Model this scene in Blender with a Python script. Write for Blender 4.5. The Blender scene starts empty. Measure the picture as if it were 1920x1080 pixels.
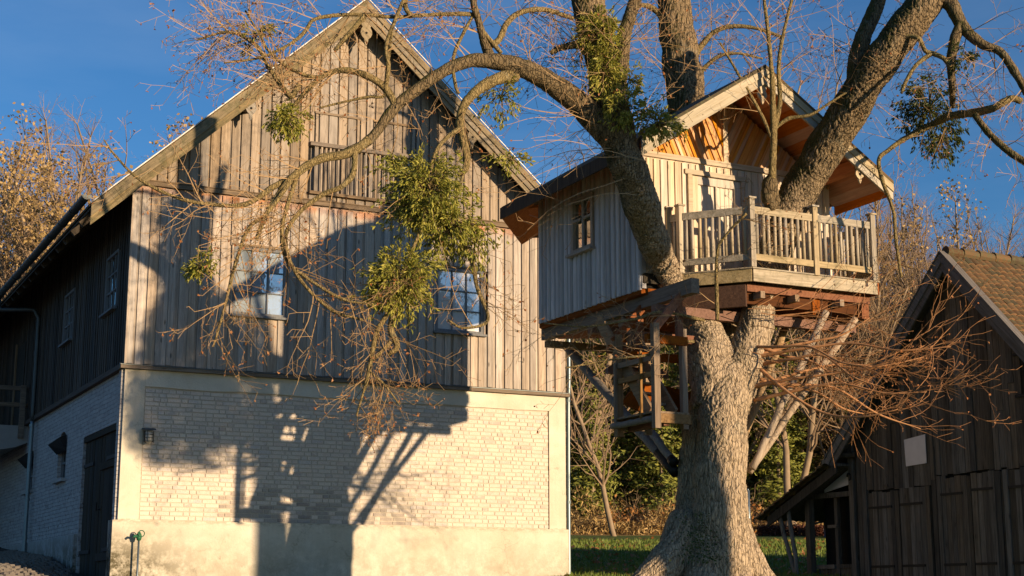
import bpy, math, random
import numpy as np
from mathutils import Vector, noise

random.seed(7)
rng = np.random.default_rng(7)
S = bpy.context.scene
COL = S.collection

# ------------------------------------------------------------------ camera
FPX = 2860.0
PITCH = math.atan(580 / FPX)
cam = bpy.data.objects.new('camera', bpy.data.cameras.new('camera'))
COL.objects.link(cam)
cam.data.sensor_width = 36
cam.data.lens = FPX / 1920 * 36
cam.data.clip_start = 0.1
cam.data.clip_end = 3000
cam.location = (0, 0, 0)
cam.rotation_euler = (math.pi / 2 + PITCH, 0, 0)
S.camera = cam

# ------------------------------------------------------------------ light
SUN_AZ = math.radians(130)      # clockwise from +Y, where the sun stands
SUN_EL = math.radians(6.8)
sd = Vector((math.sin(SUN_AZ) * math.cos(SUN_EL), math.cos(SUN_AZ) * math.cos(SUN_EL), math.sin(SUN_EL)))
sun = bpy.data.objects.new('sun', bpy.data.lights.new('sun', 'SUN'))
COL.objects.link(sun)
sun.data.energy = 4.2
sun.data.angle = math.radians(0.5)
sun.data.color = (1.0, 0.74, 0.46)
sun.rotation_euler = sd.to_track_quat('Z', 'Y').to_euler()
world = bpy.data.worlds.new('World')
S.world = world
world.use_nodes = True
wn = world.node_tree
sky = wn.nodes.new('ShaderNodeTexSky')
sky.sky_type = 'NISHITA'
sky.sun_disc = False
sky.sun_elevation = SUN_EL
sky.sun_rotation = SUN_AZ
sky.air_density = 1.0
sky.dust_density = 0.1
sky.ozone_density = 5.0
bg = wn.nodes['Background']
bg.inputs[1].default_value = 0.10
# thin high haze drawn out across the sky
wtc = wn.nodes.new('ShaderNodeTexCoord'); wmp = wn.nodes.new('ShaderNodeMapping'); wmp.inputs['Scale'].default_value = (2.2, 2.2, 9)
wns = wn.nodes.new('ShaderNodeTexNoise'); wns.inputs['Scale'].default_value = 1.6; wns.inputs['Detail'].default_value = 6; wns.inputs['Roughness'].default_value = .55
wrp = wn.nodes.new('ShaderNodeMapRange'); wrp.inputs[1].default_value = .42; wrp.inputs[2].default_value = .8; wrp.inputs[3].default_value = 0; wrp.inputs[4].default_value = .11
wmx = wn.nodes.new('ShaderNodeMix'); wmx.data_type = 'RGBA'; wmx.inputs[7].default_value = (3.6, 4.2, 5.0, 1)
wn.links.new(wtc.outputs['Generated'], wmp.inputs[0]); wn.links.new(wmp.outputs[0], wns.inputs['Vector']); wn.links.new(wns.outputs['Fac'], wrp.inputs[0])
wn.links.new(wrp.outputs[0], wmx.inputs[0]); wn.links.new(sky.outputs[0], wmx.inputs[6])
wn.links.new(wmx.outputs[2], bg.inputs[0])
S.view_settings.view_transform = 'Standard'
S.view_settings.look = 'None'
S.view_settings.exposure = 0.85
S.view_settings.gamma = 1
S.view_settings.use_curve_mapping = False

# ------------------------------------------------------------------ geometry helpers
FW = np.array([0, math.cos(PITCH), math.sin(PITCH)])
UP = np.array([0, -math.sin(PITCH), math.cos(PITCH)])
def ray(x, y):
    return np.array([1., 0, 0]) * (x - 960) / FPX - UP * (y - 540) / FPX + FW
def at(x, y, Y):                       # the point seen at (x, y) in the photograph at distance Y
    r = ray(x, y)
    return r * Y / r[1]
ANG = math.atan2(2918, 5840)
DR = np.array([math.cos(ANG), math.sin(ANG), 0])
DL = np.array([-math.sin(ANG), math.cos(ANG), 0])
def sstep(a, b, x):
    t = min(1, max(0, (x - a) / (b - a)))
    return t * t * (3 - 2 * t)
def ground_z(x, y):
    z = -1.6 + 0.065 * y
    z += 0.3 * sstep(-7.8, -9.6, x) * sstep(16, 24, y)
    if y > 63:
        t = y - 63
        z += 0.20 * t * sstep(0, 25, t) * (1 - 0.35 * sstep(40, 160, t))
    z += 0.03 * noise.noise(Vector((x * .25, y * .25, 0)))
    return z

class MB:
    def __init__(s):
        s.v = []; s.f = []; s.n = 0
    def add(s, v, f):
        n = s.n
        v = np.asarray(v, float)
        s.v.append(v); s.n += len(v)
        s.f.extend([tuple(i + n for i in q) for q in f])
        return s
    def hexa(s, p):                    # 8 corners: bottom 4 ccw, top 4 ccw
        return s.add(p, [(3, 2, 1, 0), (4, 5, 6, 7), (0, 1, 5, 4), (1, 2, 6, 5), (2, 3, 7, 6), (3, 0, 4, 7)])
    def box(s, x0, x1, y0, y1, z0, z1):
        return s.hexa([(x0, y0, z0), (x1, y0, z0), (x1, y1, z0), (x0, y1, z0), (x0, y0, z1), (x1, y0, z1), (x1, y1, z1), (x0, y1, z1)])
    def board(s, u0, u1, y0, y1, z0, zl, zr):   # vertical board with a slanting head
        return s.hexa([(u0, y0, z0), (u1, y0, z0), (u1, y1, z0), (u0, y1, z0), (u0, y0, zl), (u1, y0, zr), (u1, y1, zr), (u0, y1, zl)])
    def ob(s, o, ax, ay, az, x0, x1, y0, y1, z0, z1):
        o, ax, ay, az = [np.array(q, float) for q in (o, ax, ay, az)]
        P = [(x0, y0, z0), (x1, y0, z0), (x1, y1, z0), (x0, y1, z0), (x0, y0, z1), (x1, y0, z1), (x1, y1, z1), (x0, y1, z1)]
        f = [(3, 2, 1, 0), (4, 5, 6, 7), (0, 1, 5, 4), (1, 2, 6, 5), (2, 3, 7, 6), (3, 0, 4, 7)]
        if np.dot(np.cross(ax, ay), az) < 0: f = [q[::-1] for q in f]
        return s.add([o + ax * a + ay * b + az * c for a, b, c in P], f)
    def beam(s, p, q, w, h, up=(0, 0, 1)):      # box from p to q, w wide, h high
        p, q, up = [np.array(t, float) for t in (p, q, up)]
        d = q - p; L = np.linalg.norm(d); d /= L
        sx = np.cross(d, up); sx /= np.linalg.norm(sx)
        uz = np.cross(sx, d)
        return s.ob(p, sx, d, uz, -w / 2, w / 2, 0, L, -h / 2, h / 2)
    def prism(s, pts, axis, a0, a1):            # polygon in the two other axes, extruded along axis
        k = 'xyz'.index(axis); o = [i for i in range(3) if i != k]
        V = []
        for a in (a0, a1):
            for p in pts:
                q = [0, 0, 0]; q[k] = a; q[o[0]] = p[0]; q[o[1]] = p[1]; V.append(q)
        n = len(pts)
        F = [tuple(range(n))[::-1], tuple(range(n, 2 * n))] + [(i, (i + 1) % n, n + (i + 1) % n, n + i) for i in range(n)]
        return s.add(V, F)
    def tube(s, pts, rad, n=8, cap=True, jit=0):
        P = np.asarray(pts, float); m = len(P)
        T = np.gradient(P, axis=0); T /= (np.linalg.norm(T, axis=1)[:, None] + 1e-9)
        a = np.array([0.3, 0.2, 1.]) if abs(T[0][2]) < .9 else np.array([1., 0, 0])
        u = np.cross(T[0], a); u /= np.linalg.norm(u)
        V = []; ang = np.arange(n) * 2 * math.pi / n; ca, sa = np.cos(ang), np.sin(ang)
        rad = np.broadcast_to(rad, (m,))
        for i in range(m):
            u = u - T[i] * np.dot(u, T[i]); u /= np.linalg.norm(u)
            w = np.cross(T[i], u)
            V.append(P[i] + rad[i] * (ca[:, None] * u + sa[:, None] * w))
        F = []
        for i in range(m - 1):
            for j in range(n):
                k = (j + 1) % n
                F.append((i * n + j, i * n + k, (i + 1) * n + k, (i + 1) * n + j))
        if cap:
            F.append(tuple(range(n))[::-1]); F.append(tuple(range((m - 1) * n, m * n)))
        return s.add(np.concatenate(V), F)
    def mesh(s, name):
        me = bpy.data.meshes.new(name)
        V = np.concatenate(s.v) if s.v else np.zeros((0, 3))
        me.from_pydata(V.tolist(), [], s.f)
        return me
    def build(s, name, m, parent=None, smooth=False, label=None, kind=None):
        me = s.mesh(name)
        me.materials.append(m)
        if smooth: me.polygons.foreach_set('use_smooth', [True] * len(me.polygons))
        return link(name, me, parent, label, kind)

def link(name, me, parent=None, label=None, kind=None):
    o = bpy.data.objects.new(name, me); COL.objects.link(o)
    if parent is not None: o.parent = parent
    if label: o['label'] = label
    if kind: o['kind'] = kind
    return o
def thing(name, label, cat, loc=(0, 0, 0), rz=0, group=None):
    o = bpy.data.objects.new(name, None); COL.objects.link(o)
    o.empty_display_size = .3
    o.location = loc; o.rotation_euler = (0, 0, rz)
    o['label'] = label; o['category'] = cat
    if group: o['group'] = group
    return o
def tag(o, label, cat, group=None):
    o['label'] = label; o['category'] = cat
    if group: o['group'] = group
    return o
def spline(pts, step=0.1):                      # Catmull-Rom through rows of [x, y, z, r]
    P = np.asarray(pts, float); P = np.vstack([2 * P[0] - P[1], P, 2 * P[-1] - P[-2]])
    out = []
    for i in range(1, len(P) - 2):
        n = max(1, int(np.linalg.norm(P[i + 1][:3] - P[i][:3]) / step))
        for k in range(n):
            t = k / n
            out.append(.5 * (2 * P[i] + (P[i + 1] - P[i - 1]) * t + (2 * P[i - 1] - 5 * P[i] + 4 * P[i + 1] - P[i + 2]) * t * t + (3 * P[i] - P[i - 1] - 3 * P[i + 1] + P[i + 2]) * t ** 3))
    out.append(P[-2])
    return np.array(out)

# ------------------------------------------------------------------ materials
class NT:
    def __init__(s, name):
        s.m = bpy.data.materials.new(name); s.m.use_nodes = True
        s.t = s.m.node_tree; s.b = s.t.nodes['Principled BSDF']
        s.b.inputs['Specular IOR Level'].default_value = .25
    def n(s, ty, **k):
        x = s.t.nodes.new('ShaderNode' + ty)
        for a, b in k.items():
            if hasattr(x, a): setattr(x, a, b)
            else: x.inputs[a].default_value = b
        return x
    def l(s, a, b): s.t.links.new(a, b)
    def math(s, op, a, b=None, clamp=False):
        x = s.t.nodes.new('ShaderNodeMath'); x.operation = op; x.use_clamp = clamp
        for i, q in enumerate((a, b)):
            if q is None: continue
            if isinstance(q, (int, float)): x.inputs[i].default_value = q
            else: s.l(q, x.inputs[i])
        return x.outputs[0]
    def mix(s, f, a, b, mode='MIX'):
        x = s.t.nodes.new('ShaderNodeMix'); x.data_type = 'RGBA'; x.blend_type = mode
        for i, q in ((0, f), (6, a), (7, b)):
            if isinstance(q, (int, float)): x.inputs[i].default_value = q
            elif isinstance(q, tuple): x.inputs[i].default_value = (*q, 1)
            else: s.l(q, x.inputs[i])
        return x.outputs[2]
    def ramp(s, f, *st):
        x = s.t.nodes.new('ShaderNodeValToRGB')
        e = x.color_ramp.elements
        while len(e) < len(st): e.new(.5)
        for i, (p, c) in enumerate(st):
            e[i].position = p
            e[i].color = (*c, 1) if isinstance(c, tuple) else (c, c, c, 1)
        s.l(f, x.inputs[0]); return x.outputs[0]
    def coord(s, scale=(1, 1, 1), rand=0, kind='Object', rot=(0, 0, 0)):
        tc = s.n('TexCoord').outputs[kind]
        if rand:
            v = s.n('VectorMath', operation='SCALE'); v.inputs[0].default_value = (13.1, 7.7, 29.3)
            s.l(s.rnd(), v.inputs['Scale'])
            a = s.n('VectorMath', operation='ADD'); s.l(tc, a.inputs[0]); s.l(v.outputs[0], a.inputs[1]); tc = a.outputs[0]
        if any(rot):
            m0 = s.n('Mapping'); m0.inputs['Rotation'].default_value = rot; s.l(tc, m0.inputs[0]); tc = m0.outputs[0]
        m = s.n('Mapping'); m.inputs['Scale'].default_value = scale
        s.l(tc, m.inputs[0]); return m.outputs[0]
    def rnd(s):
        if not hasattr(s, '_r'):
            a = s.n('ObjectInfo').outputs['Random']; b = s.n('NewGeometry').outputs['Random Per Island']
            s._r = s.math('FRACT', s.math('ADD', a, s.math('MULTIPLY', b, 7.31)))
        return s._r
    def noise(s, vec, sc, det=4, rough=.55, dist=0):
        x = s.n('TexNoise'); x.inputs['Scale'].default_value = sc; x.inputs['Detail'].default_value = det
        x.inputs['Roughness'].default_value = rough; x.inputs['Distortion'].default_value = dist
        s.l(vec, x.inputs['Vector']); return x.outputs['Fac']
    def bump(s, h, st=.4, dist=.01):
        x = s.n('Bump'); x.inputs['Strength'].default_value = st; x.inputs['Distance'].default_value = dist
        s.l(h, x.inputs['Height']); s.l(x.outputs[0], s.b.inputs['Normal'])
    def out(s, c, rough=.85):
        s.l(c, s.b.inputs['Base Color']) if not isinstance(c, tuple) else s.b.inputs['Base Color'].__setattr__('default_value', (*c, 1))
        if isinstance(rough, (int, float)): s.b.inputs['Roughness'].default_value = rough
        else: s.l(rough, s.b.inputs['Roughness'])
        return s.m

def wood(name, dark, light, scale=(14, 14, .8), var=.45, knots=.7, rot=(0, 0, 0), bump=.5, fresh=None, moss=0, rough=.85):
    """weathered board wood; scale is small along the grain. fresh = (colour, z0, z1): sheltered wood still orange between these heights"""
    s = NT(name)
    c = s.coord(scale, rand=1, rot=rot)
    g = s.noise(c, 1.6, 6, .65, .6)
    g2 = s.noise(c, 7, 3, .6)
    col = s.ramp(s.math('ADD', s.math('MULTIPLY', g, .75), s.math('MULTIPLY', g2, .25)), (.32, dark), (.66, light))
    big = s.noise(s.coord((1, 1, 1)), 1.3, 4, .6)
    col = s.mix(s.math('MULTIPLY', big, .55), col, s.mix(1., col, (.62, .58, .56), 'MULTIPLY'))
    if fresh:
        fc, z0, z1 = fresh
        sp = s.n('SeparateXYZ'); s.l(s.n('TexCoord').outputs['Object'], sp.inputs[0])
        h = s.n('MapRange'); s.l(sp.outputs[2], h.inputs[0]); h.inputs[1].default_value = z0; h.inputs[2].default_value = z1
        up = s.math('GREATER_THAN', z1 + .06, sp.outputs[2])
        nz = s.noise(s.coord((9, 9, 2.2), rand=1), 1.2, 3)
        f = s.ramp(s.math('MULTIPLY', s.math('MULTIPLY', h.outputs[0], s.math('ADD', nz, .35)), up), (.45, 0.), (.8, 1.))
        col = s.mix(s.math('MULTIPLY', f, .6), col, fc)
    if knots:
        v = s.n('TexVoronoi'); v.inputs['Scale'].default_value = 1
        ks = tuple(5.5 if q > 2 else 2.0 for q in scale)
        s.l(s.coord(ks, rand=1, rot=rot), v.inputs['Vector'])
        k = s.ramp(v.outputs['Distance'], (.06, 1.), (.13, 0.))
        col = s.mix(s.math('MULTIPLY', k, knots), col, tuple(q * .25 for q in dark))
    stk = s.ramp(s.noise(s.coord(tuple(q * 2 if q > 2 else q * .6 for q in scale), rand=1, rot=rot), 1.1, 3, .6), (.58, 0.), (.72, 1.))
    col = s.mix(s.math('MULTIPLY', stk, .42), col, tuple(q * .45 for q in dark))
    v = s.n('MapRange'); s.l(s.rnd(), v.inputs[0]); v.inputs[3].default_value = 1 - var; v.inputs[4].default_value = 1 + var * .35
    hsv = s.n('HueSaturation'); s.l(col, hsv.inputs['Color']); s.l(v.outputs[0], hsv.inputs['Value'])
    hs = s.n('MapRange'); s.l(s.math('FRACT', s.math('MULTIPLY', s.rnd(), 5.7)), hs.inputs[0]); hs.inputs[3].default_value = .6; hs.inputs[4].default_value = 1.35
    s.l(hs.outputs[0], hsv.inputs['Saturation'])
    col = hsv.outputs[0]
    if moss:
        mz = s.ramp(s.noise(s.coord((1, 1, 1)), 6, 6, .7), (.5, 0.), (.62, 1.))
        col = s.mix(s.math('MULTIPLY', mz, moss), col, (.07, .075, .03))
    s.bump(s.math('ADD', g, s.math('MULTIPLY', g2, .5)), bump, .012)
    return s.out(col, rough)

def plain(name, c, rough=.6, metal=0, var=.2, sc=8, bump=.1):
    s = NT(name)
    n = s.noise(s.coord(), sc, 5, .6)
    col = s.mix(n, tuple(q * (1 - var) for q in c), tuple(min(1, q * (1 + var)) for q in c))
    s.b.inputs['Metallic'].default_value = metal
    if bump: s.bump(n, bump, .01)
    return s.out(col, rough)

WZ = (14, 14, .8); WX = (.8, 14, 14); WY = (14, .8, 14)
M = {}
M['barn_board'] = wood('weathered larch boards', (.29, .245, .205), (.66, .57, .48), WZ, .28, .75, fresh=((.45, .19, .09), 7.12, 7.40))
M['barn_board_up'] = wood('weathered gable boards', (.21, .17, .13), (.49, .405, .315), WZ, .35, .75, fresh=None)
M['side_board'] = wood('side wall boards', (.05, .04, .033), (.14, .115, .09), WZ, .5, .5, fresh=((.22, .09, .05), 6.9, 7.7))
M['trim_x'] = wood('horizontal trim', (.13, .1, .075), (.33, .26, .19), WX, .3, .4)
M['trim_y'] = wood('side trim', (.07, .045, .03), (.17, .11, .07), WY, .3, .4)
M['rake_l'] = wood('left bargeboard', (.12, .10, .07), (.36, .30, .20), (.9, 14, 14), .15, .4, rot=(0, math.radians(43), 0), moss=.5)
M['rake_r'] = wood('right bargeboard', (.16, .135, .095), (.42, .35, .25), (.9, 14, 14), .15, .4, rot=(0, math.radians(-41), 0), moss=.25)
M['th_left'] = wood('grey ribbed boards', (.45, .44, .46), (.80, .78, .79), WZ, .3, .5, fresh=((.40, .15, .06), 6.2, 6.9))
M['th_front'] = wood('warm spruce boards', (.58, .47, .36), (.88, .77, .62), WZ, .25, .5)
M['th_gable_l'] = wood('gable boards left', (.56, .28, .11), (.86, .50, .24), (14, 14, .8), .25, .5, rot=(0, math.radians(22), 0))
M['th_gable_r'] = wood('gable boards right', (.56, .28, .11), (.86, .50, .24), (14, 14, .8), .25, .5, rot=(0, math.radians(-27), 0))
M['th_trim'] = wood('pale trim wood', (.42, .35, .26), (.68, .58, .44), WX, .15, .3)
M['th_soffit'] = wood('orange soffit boards', (.42, .13, .04), (.66, .25, .08), WY, .2, .6)
M['th_barge'] = wood('pale bargeboard', (.36, .31, .22), (.60, .52, .38), (.9, 14, 14), .12, .3, rot=(0, math.radians(-33), 0))
M['th_barge_l'] = wood('pale bargeboard', (.36, .31, .22), (.60, .52, .38), (.9, 14, 14), .12, .3, rot=(0, math.radians(33), 0))
M['rail_x'] = wood('weathered rail', (.26, .21, .13), (.60, .50, .34), WX, .2, .3, moss=.3)
M['rail_z'] = wood('weathered posts', (.30, .25, .18), (.62, .53, .39), WZ, .3, .3, moss=.15)
M['beam_y'] = wood('old timber beam', (.17, .11, .065), (.38, .27, .17), WY, .25, .4)
M['beam_red'] = wood('reddish bearer', (.17, .06, .028), (.34, .14, .065), WY, .2, .4)
M['beam_z'] = wood('stair timber', (.16, .10, .055), (.38, .26, .15), WZ, .25, .4)
M['beam_shade'] = wood('bearer in painted shade', (.045, .022, .014), (.12, .06, .035), WX, .2, .4)  # colour darkened to paint in the shade beneath the deck
M['log'] = wood('debarked log', (.26, .18, .11), (.50, .38, .25), WZ, .2, .7, bump=.7)
M['log_grey'] = wood('grey log', (.17, .15, .13), (.34, .30, .26), WZ, .2, .7, bump=.7)
M['old_board'] = wood('old black boards', (.065, .053, .043), (.24, .20, .16), WZ, .55, .5, fresh=None)
M['old_barge'] = wood('old bargeboard', (.10, .095, .09), (.24, .225, .215), (.9, 14, 14), .15, .4, rot=(0, math.radians(-45), 0))
M['door_wood'] = wood('dark door planks', (.022, .017, .012), (.07, .055, .035), WZ, .4, .3)
M['iron'] = plain('dark iron', (.03, .028, .027), .6, .6)
M['zinc'] = plain('zinc', (.20, .25, .27), .45, .8, .25, 3)
M['zinc_dark'] = plain('weathered zinc', (.09, .10, .10), .5, .6, .3, 3)
M['white_metal'] = plain('pale metal', (.42, .41, .38), .5, .3)
M['concrete'] = plain('concrete', (.34, .33, .31), .9, 0, .25, 4, .3)
M['curtain'] = plain('curtain', (.62, .55, .46), .9, 0, .12, 12, .2)
M['dark_in'] = plain('dark interior', (.012, .011, .01), .9)
M['sheet'] = plain('galvanised sheet', (.62, .60, .63), .55, .25, .15, 5)
M['green'] = plain('green paint', (.02, .12, .06), .45, 0, .3, 20)
M['window_frame'] = wood('window paint', (.14, .15, .16), (.26, .27, .28), WZ, .1, 0)
M['window_pale'] = wood('window timber', (.30, .26, .22), (.48, .42, .36), WZ, .1, 0)
M['blue'] = plain('blue paint', (.06, .10, .22), .6)

def glass(name='old window glass', back=(.015, .015, .015), f=.62):
    s = NT(name)
    g = s.n('BsdfGlossy'); g.inputs['Roughness'].default_value = .02; g.inputs['Color'].default_value = (.86, .88, .88, 1)
    b = s.n('Bump'); b.inputs['Strength'].default_value = .06; b.inputs['Distance'].default_value = .02
    s.l(s.noise(s.coord(rand=1), 5, 2), b.inputs['Height']); s.l(b.outputs[0], g.inputs['Normal'])
    d = s.n('BsdfDiffuse'); d.inputs['Color'].default_value = (*back, 1)
    mx = s.n('MixShader'); mx.inputs[0].default_value = f
    s.l(d.outputs[0], mx.inputs[1]); s.l(g.outputs[0], mx.inputs[2])
    s.l(mx.outputs[0], s.t.nodes['Material Output'].inputs[0]); return s.m
M['glass'] = glass()
M['glass_pale'] = glass('glass with a pale blind behind', (.80, .78, .74), .3)
M['glass_sky'] = glass('old glass with painted sky', (.42, .49, .55), .42)  # pale blue backing colour stands in for reflected sky

def plaster(name, base, side=False):
    s = NT(name)
    n1 = s.noise(s.coord(), 1.1, 6, .65); n2 = s.noise(s.coord(), 26, 4, .7); n3 = s.noise(s.coord(), 5, 5, .7)
    col = s.mix(s.ramp(n1, (.35, 0.), (.7, 1.)), base, tuple(q * k for q, k in zip(base, (.80, .77, .72))))
    col = s.mix(s.math('MULTIPLY', s.ramp(n3, (.55, 0.), (.75, 1.)), .35), col, tuple(q * .62 for q in base))
    # grime low on the plinth, heaviest at the corner
    sp = s.n('SeparateXYZ'); s.l(s.n('TexCoord').outputs['Object'], sp.inputs[0])
    mz = s.n('MapRange'); s.l(sp.outputs[2], mz.inputs[0]); mz.inputs[1].default_value = 1.38; mz.inputs[2].default_value = .55
    mx = s.n('MapRange'); s.l(sp.outputs[0], mx.inputs[0]); mx.inputs[1].default_value = 1.5; mx.inputs[2].default_value = -.1
    mx.inputs[3].default_value = .25
    g = s.math('MULTIPLY', s.math('MULTIPLY', mz.outputs[0], mx.outputs[0]), s.ramp(s.noise(s.coord(), 3.2, 7, .78), (.36, 0.), (.56, 1.)))
    col = s.mix(s.math('MULTIPLY', g, 1.25, True), col, (.09, .078, .045))
    drip = s.ramp(s.noise(s.coord((7, 7, .5)), 1.5, 5, .7), (.56, 0.), (.7, 1.))
    col = s.mix(s.math('MULTIPLY', drip, .16), col, tuple(q * .45 for q in base))
    sp9 = s.ramp(s.noise(s.coord(), 48, 3, .8), (.63, 0.), (.70, 1.))
    col = s.mix(s.math('MULTIPLY', sp9, .45), col, (.2, .17, .12))
    edge = s.n('MapRange'); s.l(sp.outputs[2], edge.inputs[0]); edge.inputs[1].default_value = 1.25; edge.inputs[2].default_value = 1.36
    low = s.math('MULTIPLY', edge.outputs[0], s.math('LESS_THAN', sp.outputs[2], 1.37))
    col = s.mix(s.math('MULTIPLY', s.math('MULTIPLY', low, s.ramp(s.noise(s.coord((1, 1, 3)), 9, 6, .7), (.42, 0.), (.6, 1.))), .6), col, (.16, .13, .07))
    cv = s.n('TexVoronoi'); cv.feature = 'DISTANCE_TO_EDGE'; cv.inputs['Scale'].default_value = .9
    cd = s.n('VectorMath', operation='ADD'); cs = s.n('VectorMath', operation='SCALE'); cn = s.n('TexNoise'); cn.inputs['Scale'].default_value = 3; cn.inputs['Detail'].default_value = 6
    s.l(s.coord(), cn.inputs['Vector']); s.l(cn.outputs['Color'], cs.inputs[0]); cs.inputs['Scale'].default_value = .6; s.l(s.coord(), cd.inputs[0]); s.l(cs.outputs[0], cd.inputs[1]); s.l(cd.outputs[0], cv.inputs['Vector'])
    crk = s.math('MULTIPLY', s.ramp(cv.outputs['Distance'], (.0, 1.), (.006, 0.)), s.ramp(n1, (.48, 0.), (.55, 1.)))
    col = s.mix(s.math('MULTIPLY', crk, .5), col, (.22, .19, .15))
    s.bump(s.math('ADD', n2, s.math('MULTIPLY', n3, 1.5)), .35 if not side else .6, .012)
    return s.out(col, .93)
M['plaster'] = plaster('lime plaster', (.66, .61, .51))
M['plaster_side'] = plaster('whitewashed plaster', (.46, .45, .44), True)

def brick_mat(name, k=1.0):
    s = NT(name)
    r = s.rnd()
    c = s.ramp(r, (0., (.40 * k, .34 * k, .31 * k)), (.15, (.52 * k, .45 * k, .39 * k)), (.5, (.60 * k, .525 * k, .45 * k)), (.85, (.55 * k, .46 * k, .40 * k)), (1., (.46 * k, .43 * k, .42 * k)))
    n = s.noise(s.coord(rand=1), 9, 5, .7)
    n2 = s.noise(s.coord(kind='Object', rand=1), 40, 3, .7)
    c = s.mix(s.ramp(n, (.42, 0.), (.7, 1.)), c, (.60 * k, .54 * k, .46 * k))
    c = s.mix(s.math('MULTIPLY', s.ramp(n2, (.58, 0.), (.7, 1.)), .5), c, (.22, .16, .13))
    s.bump(s.math('ADD', n, n2), .5, .01)
    return s.out(c, .92)
M['brick'] = brick_mat('washed brick', 1.1)
M['brick_worn'] = brick_mat('worn brick', .72)
M['mortar'] = plain('mortar', (.50, .44, .36), .95, 0, .3, 14, .4)

def side_brick():
    s = NT('whitewashed brickwork')
    c = s.coord(rot=(math.pi / 2, 0, math.pi / 2))
    sp = s.n('SeparateXYZ'); s.l(s.n('TexCoord').outputs['Object'], sp.inputs[0])
    cb = s.n('CombineXYZ'); s.l(sp.outputs[1], cb.inputs[0]); s.l(sp.outputs[2], cb.inputs[1])
    wob = s.noise(s.coord(), 2.5, 3)
    va = s.n('VectorMath', operation='ADD'); s.l(cb.outputs[0], va.inputs[0])
    wv = s.n('CombineXYZ'); s.l(s.math('MULTIPLY', wob, .06), wv.inputs[0]); s.l(s.math('MULTIPLY', wob, .05), wv.inputs[1]); s.l(wv.outputs[0], va.inputs[1])
    br = s.n('TexBrick'); s.l(va.outputs[0], br.inputs['Vector'])
    br.inputs['Scale'].default_value = 1; br.inputs['Brick Width'].default_value = .26; br.inputs['Row Height'].default_value = .08
    br.inputs['Mortar Size'].default_value = .008; br.inputs['Mortar Smooth'].default_value = .4
    br.inputs['Color1'].default_value = (.50, .48, .46, 1); br.inputs['Color2'].default_value = (.38, .34, .33, 1); br.inputs['Mortar'].default_value = (.26, .24, .23, 1)
    n = s.noise(s.coord(), 7, 6, .75)
    col = s.mix(s.ramp(n, (.45, 0.), (.62, 1.)), br.outputs['Color'], (.50, .48, .46))
    n3 = s.noise(s.coord((1, 1, 1.6)), 5, 7, .8)
    lowz = s.n('MapRange'); s.l(sp.outputs[2], lowz.inputs[0]); lowz.inputs[1].default_value = 2.9; lowz.inputs[2].default_value = 2.0
    ch = s.math('MULTIPLY', s.ramp(n3, (.56, 0.), (.60, 1.)), lowz.outputs[0])
    col = s.mix(s.math('MULTIPLY', ch, .8), col, (.14, .10, .08))
    s.bump(s.math('ADD', s.math('MULTIPLY', br.outputs['Fac'], -1.2), s.math('MULTIPLY', n, 2)), .8, .02)
    return s.out(col, .93)
M['side_brick'] = side_brick()

def tile_mat():
    s = NT('old clay tiles')
    c = s.ramp(s.rnd(), (0., (.09, .05, .025)), (.4, (.19, .10, .045)), (.7, (.13, .08, .04)), (1., (.07, .055, .035)))
    n = s.noise(s.coord(rand=1), 12, 5, .75)
    c = s.mix(s.ramp(n, (.46, 0.), (.62, 1.)), c, (.10, .095, .05))
    s.bump(n, .5, .01); return s.out(c, .9)
M['tile'] = tile_mat()
M['tile_butt'] = plain('clean tile edge', (.25, .145, .075), .85, 0, .35, 30, .2)

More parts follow.
